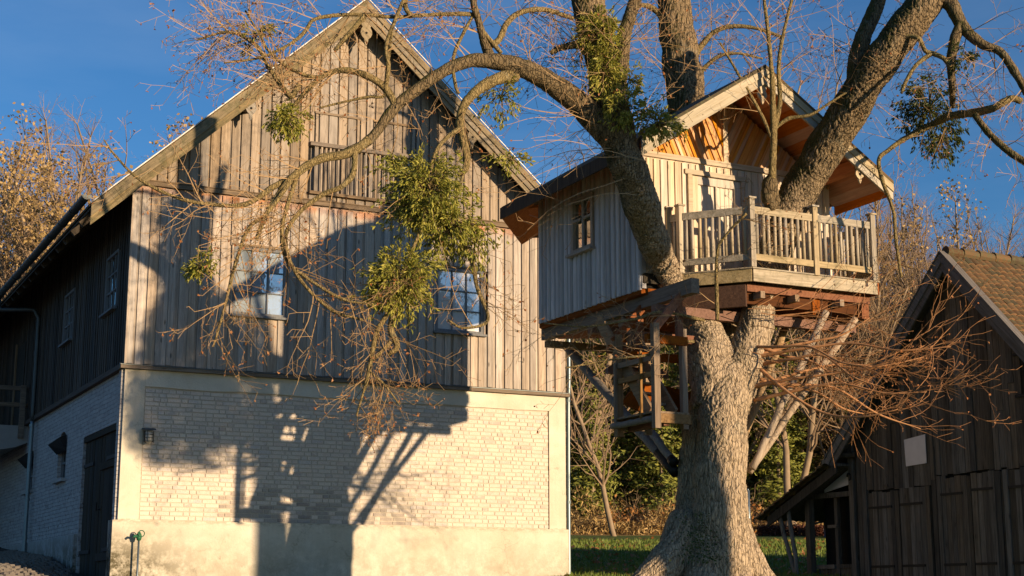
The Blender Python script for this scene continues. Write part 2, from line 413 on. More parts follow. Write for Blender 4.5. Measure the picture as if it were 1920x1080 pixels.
def bark(name, dark, light, moss, sc=1.0, moss_shade=(.05, .052, .012), limb=False):
    s = NT(name)
    at_ = s.n('Attribute'); at_.attribute_name = 'bark_h'
    n = s.noise(s.coord((1, 1, .35)), 22 * sc, 6, .7, .8); n2 = s.noise(s.coord(), 3 * sc, 5, .65)
    dv = s.n('VectorMath', operation='ADD'); s.l(s.coord((1, 1, .24)), dv.inputs[0])
    dn = s.n('VectorMath', operation='SCALE'); nn = s.n('TexNoise'); nn.inputs['Scale'].default_value = 9 * sc; s.l(s.coord(), nn.inputs['Vector']); s.l(nn.outputs['Color'], dn.inputs[0]); dn.inputs['Scale'].default_value = .05
    s.l(dn.outputs[0], dv.inputs[1])
    vo = s.n('TexVoronoi'); vo.feature = 'DISTANCE_TO_EDGE'; vo.inputs['Scale'].default_value = 24 * sc; s.l(dv.outputs[0], vo.inputs['Vector'])
    ck = s.ramp(vo.outputs['Distance'], (0., 0.), (.16, 1.))
    h = s.math('ADD', s.math('ADD', s.math('MULTIPLY', at_.outputs['Fac'], .34), s.math('MULTIPLY', n, .36)), s.math('MULTIPLY', ck, .3))
    col = s.ramp(h, (.28, dark), (.62, light))
    col = s.mix(s.math('MULTIPLY', n2, .5), col, s.mix(1., col, (.7, .62, .5), 'MULTIPLY'))
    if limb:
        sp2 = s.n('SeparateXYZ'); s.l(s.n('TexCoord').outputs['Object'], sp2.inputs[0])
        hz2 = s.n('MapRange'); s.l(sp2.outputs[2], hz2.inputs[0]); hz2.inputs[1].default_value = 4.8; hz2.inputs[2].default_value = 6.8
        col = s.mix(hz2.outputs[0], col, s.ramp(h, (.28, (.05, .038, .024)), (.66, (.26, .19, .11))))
    if moss:
        g = s.n('NewGeometry')
        d = s.n('VectorMath', operation='DOT_PRODUCT'); s.l(g.outputs['Normal'], d.inputs[0]); d.inputs[1].default_value = (-.8, .1, .45)  # moss on upper left faces, strengthened to paint in the limbs' shaded side
        m = s.math('ADD', d.outputs['Value'], s.math('MULTIPLY', s.math('SUBTRACT', s.noise(s.coord(), 4.5, 6, .75), .5), 2.6))
        sp = s.n('SeparateXYZ'); s.l(s.n('TexCoord').outputs['Object'], sp.inputs[0])
        hz = s.n('MapRange'); s.l(sp.outputs[2], hz.inputs[0]); hz.inputs[1].default_value = 4.5; hz.inputs[2].default_value = 6.5; hz.inputs[3].default_value = .42
        m = s.math('MULTIPLY', s.ramp(m, (.0, 0.), (.55, 1.)), hz.outputs[0])
        col = s.mix(s.math('MULTIPLY', m, moss), col, moss_shade)
    lic = s.ramp(s.noise(s.coord(), 2.2, 7, .8), (.56, 0.), (.66, 1.))
    col = s.mix(s.math('MULTIPLY', lic, .3), col, (.33, .34, .27))
    s.bump(s.math('ADD', s.math('ADD', n, s.math('MULTIPLY', ck, .9)), s.math('MULTIPLY', s.noise(s.coord(), 60 * sc, 3, .6), .4)), .9, .022)
    return s.out(col, .92)
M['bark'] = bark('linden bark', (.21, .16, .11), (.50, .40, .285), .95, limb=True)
M['bark_limb'] = bark('limb bark', (.05, .04, .025), (.20, .15, .085), .95)
M['branch'] = bark('branch bark', (.13, .10, .045), (.34, .26, .12), .45, 1.6, (.12, .13, .03))
M['twig'] = plain('twig bark', (.34, .22, .11), .8, 0, .3, 6, 0)
M['twig_red'] = plain('young twig bark', (.42, .215, .10), .7, 0, .3, 6, 0)
M['twig_bg'] = plain('far twig bark', (.25, .175, .11), .9, 0, .3, 1, 0)
M['trunk_bg'] = plain('far bark', (.27, .20, .13), .9, 0, .4, 3, .3)

def leafm(name, a, b, tr=.25):
    s = NT(name)
    c = s.mix(s.rnd(), a, b)
    s.b.inputs['Roughness'].default_value = .5
    s.l(c, s.b.inputs['Base Color'])
    t = s.n('BsdfTranslucent'); s.l(c, t.inputs['Color'])
    mx = s.n('MixShader'); mx.inputs[0].default_value = tr
    s.l(s.b.outputs[0], mx.inputs[1]); s.l(t.outputs[0], mx.inputs[2])
    s.l(mx.outputs[0], s.t.nodes['Material Output'].inputs[0]); return s.m
M['mistle'] = leafm('mistletoe leaf', (.16, .19, .03), (.48, .43, .09), .3)
M['mistle_dk'] = leafm('ivy leaf', (.04, .06, .015), (.10, .12, .025))
M['dead'] = leafm('dead leaf', (.30, .10, .03), (.42, .20, .08))
M['needle'] = leafm('needles', (.10, .125, .025), (.28, .28, .055), .1)
M['brush'] = leafm('dry brush', (.26, .18, .07), (.50, .34, .14), .15)
M['beech'] = leafm('dry beech leaves', (.34, .14, .04), (.48, .25, .09), .2)
M['grass_blade'] = leafm('grass', (.10, .15, .022), (.20, .25, .045), .25)

def ground_mat():
    s = NT('ground cover')
    sp = s.n('SeparateXYZ'); s.l(s.n('TexCoord').outputs['Object'], sp.inputs[0])
    n = s.noise(s.coord(), .6, 6, .7); n2 = s.noise(s.coord(), 9, 5, .7)
    g = s.mix(s.ramp(n, (.35, 0.), (.65, 1.)), (.08, .125, .02), (.13, .17, .03))
    g = s.mix(s.math('MULTIPLY', n2, .5), g, (.07, .10, .02))
    lit = s.mix(n2, (.28, .17, .06), (.44, .29, .12))
    w = s.math('ADD', sp.outputs[1], s.math('MULTIPLY', n, 1.0))
    f = s.ramp(s.math('SUBTRACT', w, 62.6), (0., 0.), (.4, 1.))
    col = s.mix(f, g, lit)
    # bare earth and cobbles on the yard to the left
    sx = s.math('ADD', sp.outputs[0], s.math('MULTIPLY', n, .6))
    fy = s.math('MULTIPLY', s.math('LESS_THAN', sx, -6.6), s.math('LESS_THAN', sp.outputs[1], 45.))
    col = s.mix(fy, col, (.07, .06, .05))
    s.bump(s.math('ADD', n2, n), .8, .05)
    return s.out(col, .95)
M['ground'] = ground_mat()
M['cobble'] = plain('cobblestone', (.16, .14, .12), .8, 0, .35, 9, .4)
M['hedge'] = leafm('hedge leaf', (.07, .02, .015), (.13, .05, .025), .1)

# ================================================================== SETTING
def build_ground():
    xs = np.concatenate([np.linspace(-420, -60, 30), np.linspace(-55, 55, 150), np.linspace(60, 420, 30)])
    ys = np.concatenate([np.linspace(-60, 8, 18), np.linspace(9, 62, 110), np.linspace(62.5, 66, 8), np.linspace(68, 150, 42), np.linspace(156, 700, 30)])
    V = [(x, y, ground_z(x, y)) for y in ys for x in xs]
    nx = len(xs); F = [(j * nx + i, j * nx + i + 1, (j + 1) * nx + i + 1, (j + 1) * nx + i) for j in range(len(ys) - 1) for i in range(nx - 1)]
    b = MB().add(V, F); o = b.build('ground', M['ground'], smooth=True, kind='structure')
build_ground()

# ================================================================== BARN
C0 = ray(235, 690) * 27.5
BARN = thing('barn', 'large old barn with a white brick ground floor and weathered timber gable', 'barn', (C0[0], C0[1], 0), ANG)
RU, RZ, SLL, SLR, OV = 4.30, 11.66, .93, .87, .5      # ridge, slopes, verge overhang
def roof_z(u): return RZ - (SLL * (RU - u) if u < RU else SLR * (u - RU))
BW = 9.02
X, Y, Z = (1, 0, 0), (0, 1, 0), (0, 0, 1)

# --- masonry
m = MB()
m.box(.3, BW - .02, .034, 17, -1.2, 4.04)
m.build('masonry_core', M['mortar'], BARN)
m = MB()
def wob_strip(u0, u1, z0, z1, y0, y1, mb):
    mb.box(u0, u1, y0, y1, z0, z1)
wob_strip(.0, .37, 1.345, 4.04, 0, .06, m)
m.build('pilaster', M['plaster'], BARN); m = MB()
wob_strip(8.64, BW, 1.345, 4.04, 0, .06, m)
m.build('pilaster', M['plaster'], BARN)
m = MB()
# slightly uneven lower edge of the plaster band
n = 34; us = np.linspace(.372, 8.638, n)
top = [(u, 4.04) for u in us]; bot = [(u, 3.735 + .008 * math.sin(u * 3.1) + .006 * rng.standard_normal()) for u in us]
for i in range(n - 1):
    m.hexa([(us[i], 0, bot[i][1]), (us[i + 1], 0, bot[i + 1][1]), (us[i + 1], .06, bot[i + 1][1]), (us[i], .06, bot[i][1]),
            (us[i], 0, 4.04), (us[i + 1], 0, 4.04), (us[i + 1], .06, 4.04), (us[i], .06, 4.04)])
m.build('plaster_band', M['plaster'], BARN)
m = MB()
us = np.linspace(-.10, 9.05, 60)
for i in range(59):
    za = 1.345 + .010 * noise.noise(Vector((us[i] * 2, 0, 0))); zb = 1.345 + .010 * noise.noise(Vector((us[i + 1] * 2, 0, 0)))
    m.hexa([(us[i], -.05, -1.2), (us[i + 1], -.05, -1.2), (us[i + 1], .3, -1.2), (us[i], .3, -1.2),
            (us[i], -.05, za), (us[i + 1], -.05, zb), (us[i + 1], .3, zb), (us[i], .3, za)])
m.build('plinth', M['plaster'], BARN)

# --- brick panel, thirty courses
bricks = []
z = 1.36; course = 0
while z < 3.70:
    u = .385; k = 0; off = (course % 2)
    seq = rng.random() < .5
    while u < 8.60:
        header = (k % 3 == 1) if seq else (k % 2 == off)
        if rng.random() < .12: header = not header
        L = .115 if header else .245
        if k == 0 and off: L = .12 + .06 * rng.random()
        L += rng.normal(0, .006)
        L = min(L, 8.63 - u)
        if L > .04: bricks.append((u, z, L))
        u += L + .011; k += 1
    z += .0785; course += 1
bricks.sort(key=lambda b: b[0] + .25 * abs(b[1] - 2.5))
shared = {}
def brick_geom(mb, x, z, L, y):
    h = .0665; b = .004
    mb.add([(x, .056, z), (x + L, .056, z), (x + L, .056, z + h), (x, .056, z + h),
            (x + b, y, z + b), (x + L - b, y, z + b), (x + L - b, y, z + h - b), (x + b, y, z + h - b)],
           [(4, 5, 6, 7), (0, 1, 5, 4), (1, 2, 6, 5), (2, 3, 7, 6), (3, 0, 4, 7)])
rest = MB(); restw = MB()
for i, (u, zz, L) in enumerate(bricks):
    y = .024 + rng.normal(0, .0022); dz = rng.normal(0, .0018); worn = zz < 1.95 and 1.8 < u < 5.5 and rng.random() < .45
    if i < 300:
        key = (round(L / .01), worn)
        if key not in shared:
            b = MB(); brick_geom(b, 0, 0, L, .018); shared[key] = b.mesh('brick'); shared[key].materials.append(M['brick_worn' if worn else 'brick'])
        o = link('brick', shared[key], BARN); o.location = (u, y - .02, zz + dz); o.rotation_euler = (0, rng.normal(0, .004), 0)
    else:
        brick_geom(restw if worn else rest, u, zz + dz, L, y)
rest.build('brick', M['brick'], BARN, kind='stuff'); restw.build('brick', M['brick_worn'], BARN, kind='stuff')

# --- left side masonry (x = 0 plane, seen from -x), openings: door v .45..3.45, windows
def side_seg(v0, v1, z0, z1, mb, x0=0.0, x1=.3): mb.box(x0, x1, v0, v1, z0, z1)
m = MB()
WS = [(5.24, 6.2), (9.3, 10.2)]
side_seg(.061, .26, 1.30, 4.04, m, -.05, .30)
side_seg(3.47, WS[0][0], -1, 4.04, m); side_seg(.26, 3.47, 3.12, 4.04, m)
side_seg(WS[0][1], WS[1][0], -1, 4.04, m); side_seg(WS[1][1], 17, -1, 4.04, m)
for v0, v1 in WS:
    side_seg(v0, v1, -1, 2.44, m)
    pts = [(v0, 4.04), (v0, 3.28)] + [(v0 + (v1 - v0) * t, 3.28 + .17 * math.sin(math.pi * t)) for t in (.15, .3, .5, .7, .85)] + [(v1, 3.28), (v1, 4.04)]
    m.prism(pts, 'x', 0, .3)
m.build('side_wall', M['side_brick'], BARN)
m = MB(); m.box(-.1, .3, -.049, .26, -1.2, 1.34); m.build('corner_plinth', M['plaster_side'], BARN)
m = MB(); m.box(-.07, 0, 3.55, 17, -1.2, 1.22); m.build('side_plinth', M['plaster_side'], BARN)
m = MB(); m.box(.22, .29, .26, 3.47, -.5, 3.12); m.build('doorway_back', M['dark_in'], BARN)
for v0, v1 in WS:
    w = MB(); 
    for a, b_ in ((v0, v0 + .05), (v1 - .05, v1), ((v0 + v1) / 2 - .02, (v0 + v1) / 2 + .02)): w.box(.08, .13, a, b_, 2.44, 3.42)
    for h in (2.44, 2.78, 3.12): w.box(.085, .125, v0 + .05, v1 - .05, h, h + .04)
    wo = w.build('cellar_window', M['window_frame'], BARN)
    p = MB(); p.box(.135, .14, v0, v1, 2.44, 3.45); p.build('pane', M['glass'], wo)
    p = MB(); p.box(-.10, .06, v0 - .12, v1 + .05, 2.37, 2.435); p.build('sill', M['plaster_side'], wo)
    p = MB(); p.add([(-.22, v1 + .02, 3.2), (-.02, v1 + .05, 3.0), (-.02, v0, 3.0), (-.16, v0, 3.28), (-.02, v0, 3.34), (-.02, v1, 3.34)], [(0, 1, 2, 3), (0, 3, 4, 5), (0, 5, 1), (3, 2, 4)])
    p.build('hood', M['iron'], wo)

# --- big plank door
v0, v1 = .47, 3.45
for leaf, (a, b_) in enumerate(((v0, 1.93), (1.96, v1))):
    frame = MB(); frame.box(.10, .13, a, b_, .3, 3.0); D = frame.build('door_leaf', M['door_wood'], BARN)
    t = a; 
    while t < b_ - .05:
        w = min(.15 + rng.normal(0, .008), b_ - t)
        p = MB(); p.box(.055 + rng.normal(0, .003), .098, t + .004, t + w - .004, .28 + rng.random() * .03, 3.0); p.build('plank', M['door_wood'], D)
        t += w
    for h in (.82, 2.5):
        p = MB(); p.box(.03, .054, a + .02 if leaf == 0 else b_ - .9, a + .9 if leaf == 0 else b_ + .12, h, h + .07); p.build('hinge_strap', M['iron'], D)
    if leaf == 0:
        for q0, q1 in ((.66, .80), (2.35, 2.48)): p = MB(); p.box(.02, .054, a + .05, b_ - .05, q0, q1); p.build('door_batten', M['door_wood'], D)
        p = MB(); p.tube([(.05, b_ - .12, 1.62), (-.02, b_ - .12, 1.6), (-.02, b_ - .12, 1.75)], .018, 6); p.build('door_handle', M['iron'], D)
m = MB(); m.box(.01, .2, .3, v1 + .05, 3.0, 3.115); m.build('lintel', M['door_wood'], BARN)

# --- sill ledge between masonry and timber
m = MB(); m.box(-.10, BW + .06, -.09, .1, 4.042, 4.10); m.build('ledge', M['trim_x'], BARN)
m = MB(); m.add([(-.11, -.10, 4.118), (BW + .07, -.10, 4.118), (BW + .07, .02, 4.15), (-.11, .02, 4.15), (-.11, -.10, 4.103), (BW + .07, -.10, 4.103), (BW + .07, .02, 4.103), (-.11, .02, 4.103)],
                [(0, 1, 2, 3), (7, 6, 5, 4), (4, 5, 1, 0), (5, 6, 2, 1), (6, 7, 3, 2), (7, 4, 0, 3)])
m.build('drip_flashing', M['zinc_dark'], BARN)
m = MB(); m.box(-.10, .1, .101, 16.9, 4.035, 4.13); m.build('side_ledge', M['trim_y'], BARN)

# --- timber front: base boards and cover boards
LOWZ, BELT, UPZ = 4.13, 7.46, 7.58
WIN = [(1.91, 2.97, 5.19, 6.51), (6.06, 7.13, 5.19, 6.51)]
HAT = (3.40, 5.58, 7.74, 8.66)
m = MB(); m.box(.02, BW - .02, .03, .3, 4.1, 7.2)
m.prism([(.05, 7.2), (BW - .05, 7.2), (BW - .05, roof_z(BW) - .25), (RU, RZ - .3), (.05, roof_z(0) - .25)], 'y', .03, .3)
m.build('gable_frame', M['dark_in'], BARN)
def cuts(u0, u1, z0, z1, holes):
    seg = [(z0, z1)]
    for a, b_, c, d in holes:
        if u1 > a + .012 and u0 < b_ - .012:
            new = []
            for s0, s1 in seg:
                if s1 <= c or s0 >= d: new.append((s0, s1)); continue
                if s0 < c: new.append((s0, c))
                if s1 > d: new.append((d, s1))
            seg = new
    return [q for q in seg if q[1] - q[0] > .04]
PIT = BW / 47
for i in range(47):
    u0 = i * PIT; j = rng.normal(0, .003)
    for s0, s1 in cuts(u0, u0 + PIT, LOWZ, BELT, WIN):
        b = MB(); b.box(u0 + .002, u0 + PIT - .002, -.018 + j, .02, s0, s1 + rng.random() * .01); b.build('board', M['barn_board'], BARN)
    w = .122 + rng.normal(0, .008); c = u0 + rng.normal(0, .005)
    c0, c1 = max(0, c - w / 2), min(BW, c + w / 2)
    if i == 0: c0, c1 = -.03, .10
    for s0, s1 in cuts(c0, c1, LOWZ, BELT - .05, WIN):
        j = rng.normal(0, .003)
        b = MB(); b.box(c0, c1, -.046 + j, -.021, s0 + rng.random() * .015, s1 + (rng.random() * .05 if s1 > 7 else 0)); b.build('cover_board', M['barn_board'], BARN)
PIT2 = BW / 46
def top_z(u): return roof_z(u) - .16
for i in range(46):
    u0 = i * PIT2; u1 = u0 + PIT2
    segs = cuts(u0, u1, UPZ, 99, [HAT])
    for s0, s1 in segs:
        hi = s1 > 50
        b = MB(); zl, zr = (top_z(u0), top_z(u1)) if hi else (s1, s1)
        b.board(u0 + .002, u1 - .002, -.02, .02, s0, zl, zr); b.build('board', M['barn_board_up'], BARN)
    w = .158 + rng.normal(0, .006); c = u0 + PIT2 / 2; c0, c1 = c - w / 2, c + w / 2
    for s0, s1 in cuts(c0, c1, UPZ - .01, 99, [HAT]):
        hi = s1 > 50; j = rng.normal(0, .003)
        zl, zr = (top_z(c0), top_z(c1)) if hi else (s1, s1)
        b = MB(); b.board(c0, c1, -.05 + j, -.022, s0 + rng.random() * .02, zl, zr); b.build('cover_board', M['barn_board_up'], BARN)
m = MB(); m.box(.0, BW, -.085, -.0, 7.475, 7.555); m.build('belt_board', M['trim_x'], BARN)
m = MB(); m.box(.0, BW, -.10, -.0, 7.558, 7.578); m.build('belt_drip', M['trim_x'], BARN)
m = MB(); m.box(-.035, -.001, -.05, .12, 4.12, top_z(0) + .02); m.build('corner_board', M['barn_board'], BARN)

# --- front windows (three by three panes)
def window(parent, o, ax, ay, w, h, cols, rows, mf, fr=.055, bar=.022, depth=.05, sill=True, name='window', gm='glass'):
    """o lower left corner on the wall face, ax along the wall, ay INTO the wall"""
    f = MB(); A = (ax, ay, Z)
    f.ob(o, *A, 0, fr, -.02, depth, 0, h); f.ob(o, *A, w - fr, w, -.02, depth, 0, h)
    f.ob(o, *A, fr, w - fr, -.02, depth, 0, fr); f.ob(o, *A, fr, w - fr, -.02, depth, h - fr, h)
    W = f.build(name, mf, parent)
    iw, ih = (w - 2 * fr) / cols, (h - 2 * fr) / rows
    for i in range(1, cols):
        b = MB(); b.ob(o, *A, fr + iw * i - bar / 2, fr + iw * i + bar / 2, 0, .03, fr, h - fr); b.build('glazing_bar', mf, W)
    for j in range(1, rows):
        b = MB(); b.ob(o, *A, fr, w - fr, .004, .034, fr + ih * j - bar / 2, fr + ih * j + bar / 2); b.build('glazing_bar', mf, W)
    for i in range(cols):
        for j in range(rows):
            b = MB(); x0 = fr + iw * i; z0 = fr + ih * j; t = rng.normal(0, .002, 4)
            P = [(x0, .036 + t[0], z0), (x0 + iw, .036 + t[1], z0), (x0 + iw, .036 + t[1] + t[2], z0 + ih), (x0, .036 + t[0] + t[2], z0 + ih)]
            oo, a1, a2, a3 = [np.array(q, float) for q in (o, ax, ay, Z)]
            Q = [oo + a1 * p[0] + a2 * p[1] + a3 * p[2] for p in P]; Q2 = [q + a2 * .006 for q in Q]
            b.hexa([Q[0], Q[1], Q2[1], Q2[0], Q[3], Q[2], Q2[2], Q2[3]]); b.build('pane', M[gm], W)
    if sill:
        b = MB(); b.ob(o, *A, -.06, w + .05, -.10, .02, -.045, -.003); b.build('sill', mf, W)
    return W
for a, b_, c, d in WIN:
    m = MB(); m.box(a, b_, .035, .04, c, d); m.build('window_reveal', M['dark_in'], BARN)
    window(BARN, (a + .005, -.03, c + .005), X, Y, b_ - a - .01, d - c - .01, 3, 3, M['window_frame'], gm='glass_sky' if a < 4 else 'glass_pale')
    for q in (a - .035, b_ + .003):
        m = MB(); m.box(q, q + .032, -.06, -.02, c - .02, d + .03); m.build('window_casing', M['barn_board'], BARN)
    m = MB(); m.box(a - .035, b_ + .035, -.065, -.02, d + .005, d + .045); m.build('window_head', M['trim_x'], BARN)

# --- loading hatch behind vertical slats, closed shutters above
a, b_, c, d = HAT
m = MB(); m.box(a, b_, .028, .032, c, d); m.build('hatch_back', M['barn_board_up'], BARN)
m = MB(); m.box(a - .06, b_ + .08, -.14, -.0, c - .06, c - .003); m.build('hatch_sill', M['trim_x'], BARN)
m = MB(); m.box(a - .05, b_ + .06, -.11, -.0, d + .003, d + .08); m.build('hatch_head', M['trim_x'], BARN)
u = a + .05; k = 0
while u < b_ - .03:
    w = .035 if k % 6 else .075
    m = MB(); m.box(u, u + w, -.06 - .01 * (k % 2), -.03, c + .002, d - .002); m.build('hatch_slat', M['barn_board_up'], BARN)
    u += w + .058 + rng.normal(0, .006); k += 1
for s0, s1 in ((3.44, 4.40), (4.66, 5.60)):
    m = MB(); m.box(s0, s1, -.075, -.051, 9.33, 9.375); m.build('shutter_head', M['trim_x'], BARN)
    for q in (s0, s1 - .02):
        m = MB(); m.box(q, q + .02, -.062, -.051, 8.76, 9.33); m.build('shutter_edge', M['dark_in'], BARN)

# --- roof, bargeboards, verge metal, ornaments
EL, ER = -.86, 9.52
T = .10
def roof_slab(mb, ua, ub, ya, yb, lift, t):
    za, zb = roof_z(ua) + lift, roof_z(ub) + lift
    mb.hexa([(ua, ya, za - t), (ub, ya, zb - t), (ub, yb, zb - t), (ua, yb, za - t), (ua, ya, za), (ub, ya, zb), (ub, yb, zb), (ua, yb, za)])
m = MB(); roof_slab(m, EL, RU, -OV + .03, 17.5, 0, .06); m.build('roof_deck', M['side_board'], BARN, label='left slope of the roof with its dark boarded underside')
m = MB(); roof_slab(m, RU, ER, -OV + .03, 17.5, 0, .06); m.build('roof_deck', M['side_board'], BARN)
m = MB(); roof_slab(m, EL - .03, RU, -OV + .0, 17.5, .055, .05); roof_slab(m, RU, ER + .03, -OV + .0, 17.5, .055, .05); m.build('roof_covering', M['tile'], BARN)
def barge(ua, ub, y0, y1, top, h, mat, name='bargeboard'):
    m = MB(); za, zb = roof_z(ua) + top, roof_z(ub) + top
    m.hexa([(ua, y0, za - h), (ub, y0, zb - h), (ub, y1, zb - h), (ua, y1, za - h), (ua, y0, za), (ub, y0, zb), (ub, y1, zb), (ua, y1, za)])
    return m.build(name, mat, BARN)
barge(EL, RU - .002, -OV - .04, -OV - .005, .02, .22, M['rake_l']); barge(EL, RU - .002, -OV - .012, -OV + .025, -.202, .16, M['rake_l'])
barge(RU + .002, ER, -OV - .04, -OV - .005, .02, .15, M['rake_r']); barge(RU + .002, ER, -OV - .01, -OV + .02, -.132, .13, M['rake_r']); barge(RU + .002, ER, -OV + .022, -OV + .05, -.264, .12, M['rake_r'])
barge(EL - .02, RU, -OV - .06, -OV - .042, .07, .026, M['white_metal'], 'verge_trim'); barge(RU, ER + .02, -OV - .06, -OV - .042, .07, .022, M['white_metal'], 'verge_trim')
def pendant(parent, x, y0, y1, ztop, h, w, mat, name='pendant_board'):
    L = [(-.5, 0), (.5, 0), (.5, -.30), (.36, -.36), (.52, -.46), (.56, -.58), (.40, -.70), (.20, -.76), (.16, -.88), (0, -1), (-.16, -.88), (-.20, -.76), (-.40, -.70), (-.56, -.58), (-.52, -.46), (-.36, -.36), (-.5, -.30)]
    m = MB(); m.prism([(x + a * w, ztop + b * h) for a, b in L][::-1], 'y', y0, y1); o = m.build(name, mat, parent)
    m = MB(); m.tube([(x, y0 - .006, ztop - .56 * h), (x, y0 - .002, ztop - .56 * h)], .025, 10); m.build('peg_hole', M['dark_in'], o)
    return o
for u in (2.02, 6.66):
    m = MB(); m.box(u - .10, u + .10, -OV + .06, .0, roof_z(u) - .40, roof_z(u) - .17); m.build('purlin', M['trim_y'], BARN)
    pendant(BARN, u, -OV + .03, -OV + .055, roof_z(u) - .12, .56, .19, M['rake_r'])
m = MB(); m.box(RU - .1, RU + .1, -OV + .06, .0, RZ - .5, RZ - .25); m.build('purlin', M['trim_y'], BARN)
pendant(BARN, RU + .02, -OV + .03, -OV + .055, RZ - .30, .62, .22, M['rake_r'])
# soffit rafters of the left eave
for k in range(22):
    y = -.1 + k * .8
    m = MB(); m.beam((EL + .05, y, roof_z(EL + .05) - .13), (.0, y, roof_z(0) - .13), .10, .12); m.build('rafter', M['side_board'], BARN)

# --- left side timber wall
m = MB(); m.box(.03, .3, .05, 17, 4.1, 7.6); m.build('side_frame', M['dark_in'], BARN)
SW = [(.86, 1.92, 5.32, 6.44), (5.12, 6.2, 5.36, 6.46)]
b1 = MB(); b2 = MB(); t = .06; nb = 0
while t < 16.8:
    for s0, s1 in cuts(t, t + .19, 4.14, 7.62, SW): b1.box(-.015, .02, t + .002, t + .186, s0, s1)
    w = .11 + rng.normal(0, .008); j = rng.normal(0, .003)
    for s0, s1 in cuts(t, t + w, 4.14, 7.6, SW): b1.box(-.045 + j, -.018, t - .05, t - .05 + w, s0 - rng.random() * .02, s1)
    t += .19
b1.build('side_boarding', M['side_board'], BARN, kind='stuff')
for a, b_, c, d in SW:
    window(BARN, (-.03, b_, c), (0, -1, 0), X, b_ - a, d - c, 3, 3, M['window_frame'], bar=.03)
    m = MB(); m.box(.021, .028, a, b_, c, d); m.build('window_reveal', M['dark_in'], BARN)

# --- gutter and downpipes
GX, GZ = EL - .10, 7.02
def gutter(y0, y1):
    m = MB(); n = 10; R = .085
    V = []; F = []
    A = [math.pi + math.pi * k / n for k in range(n + 1)]
    for y in (y0, y1):
        for r in (R, R - .008):
            for a in A: V.append((GX + r * math.cos(a), y, GZ + r * math.sin(a)))
    k = n + 1
    for i in range(n):
        F += [(i, i + 1, 2 * k + i + 1, 2 * k + i), (k + i, 3 * k + i, 3 * k + i + 1, k + i + 1)]
    F.append((0, k, 3 * k, 2 * k)); F.append((n, 2 * k + n, 3 * k + n, k + n))
    F.append(tuple(range(k))); F.append(tuple(range(2 * k, 3 * k)))
    m.add(V, F); return m.build('gutter', M['zinc_dark'], BARN)
g = gutter(-OV - .1, 12.2)
for y in np.arange(.6, 12, 1.1):
    m = MB(); m.tube([(GX + .092 * math.cos(a), y, GZ + .092 * math.sin(a)) for a in np.linspace(math.pi, 2 * math.pi, 9)], .007, 4); m.build('gutter_bracket', M['zinc'], g)
def pipe(pts, r, mat, name, parent, cuffs=()):
    m = MB(); m.tube(spline([(*p, r) for p in pts], .12)[:, :3], r, 12); o = m.build(name, mat, parent, True)
    for c in cuffs:
        k = MB(); k.tube([(c[0], c[1], c[2] - .03), (c[0], c[1], c[2] + .03)], r + .010, 12); k.build('pipe_clip', mat, o)
    return o
pipe([(GX, 9.6, GZ - .06), (GX, 9.6, GZ - .28), (GX + .05, 9.58, GZ - .36), (-.22, 9.08, 6.62), (-.13, 9.02, 6.45), (-.12, 9.02, 6.1), (-.12, 9.02, 4.2), (-.12, 9.02, 4.0)], .05, M['zinc_dark'], 'downpipe', BARN, [(-.12, 9.02, 5.6)])
pipe([(-.12, 9.02, 4.02), (-.13, 9.02, 3.0), (-.13, 9.0, 1.4), (-.13, 9.0, .5)], .048, M['zinc'], 'downpipe', BARN, [(-.13, 9.02, 3.9), (-.13, 9.0, 2.2), (-.13, 9.0, 1.35)])
pipe([(9.10, .1, 7.0), (9.10, -.01, 6.6), (9.10, -.01, 4.3), (9.10, .02, 4.0), (9.10, .04, 2.0), (9.10, .04, 0)], .042, M['zinc'], 'downpipe', BARN, [(9.10, .03, 3.98), (9.10, .04, 1.9)])
# --- balcony at the far end of the side
m = MB()
prof = [(-1.7, 4.02), (-1.7, 3.52), (-1.2, 3.44), (-.7, 3.42), (-.3, 3.5), (0, 3.62), (0, 4.02)]
m.prism(prof[::-1], 'y', 10.3, 14.5); bal = m.build('balcony', M['concrete'], BARN)
for z_ in (4.52, 4.92): m = MB(); m.box(-1.7, .0, 10.32, 10.42, z_ - .05, z_ + .05); m.build('handrail', M['trim_x'], bal)
for x_ in (-.18, -1.62): m = MB(); m.box(x_ - .06, x_ + .06, 10.2, 10.29, 3.72, 4.98); m.build('railing_post', M['trim_x'], bal)
for x_ in (-1.68,): m = MB(); m.box(x_, x_ + .08, 10.45, 14.4, 4.87, 4.97); m.box(x_, x_ + .08, 10.45, 14.4, 4.47, 4.57); m.build('side_rail', M['trim_y'], bal)
pipe([(-1.0, 12.9, 6.6), (-.75, 12.5, 6.35), (-.72, 12.5, 5.8), (-.72, 12.5, 4.03)], .06, M['zinc'], 'downpipe', BARN)
m = MB(); m.box(-.05, -.046, 11.2, 12.4, 4.1, 6.2); D = m.build('balcony_door', M['door_wood'], BARN)
m = MB(); m.box(-.09, -.051, 12.42, 12.55, 4.1, 6.3); m.build('door_post', M['beam_z'], BARN)
# annexe wing beyond, low roof
m = MB(); m.hexa([(-5.2, 12.8, 6.9), (-.9, 12.8, 7.45), (-.9, 20, 7.45), (-5.2, 20, 6.9), (-5.2, 12.8, 7.0), (-.9, 12.8, 7.6), (-.9, 20, 7.6), (-5.2, 20, 7.0)])
m.build('annexe_roof', M['side_board'], BARN)
m = MB(); m.box(-5, -1.0, 15.5, 20, -1, 6.9); m.build('annexe_wall', M['plaster_side'], BARN)
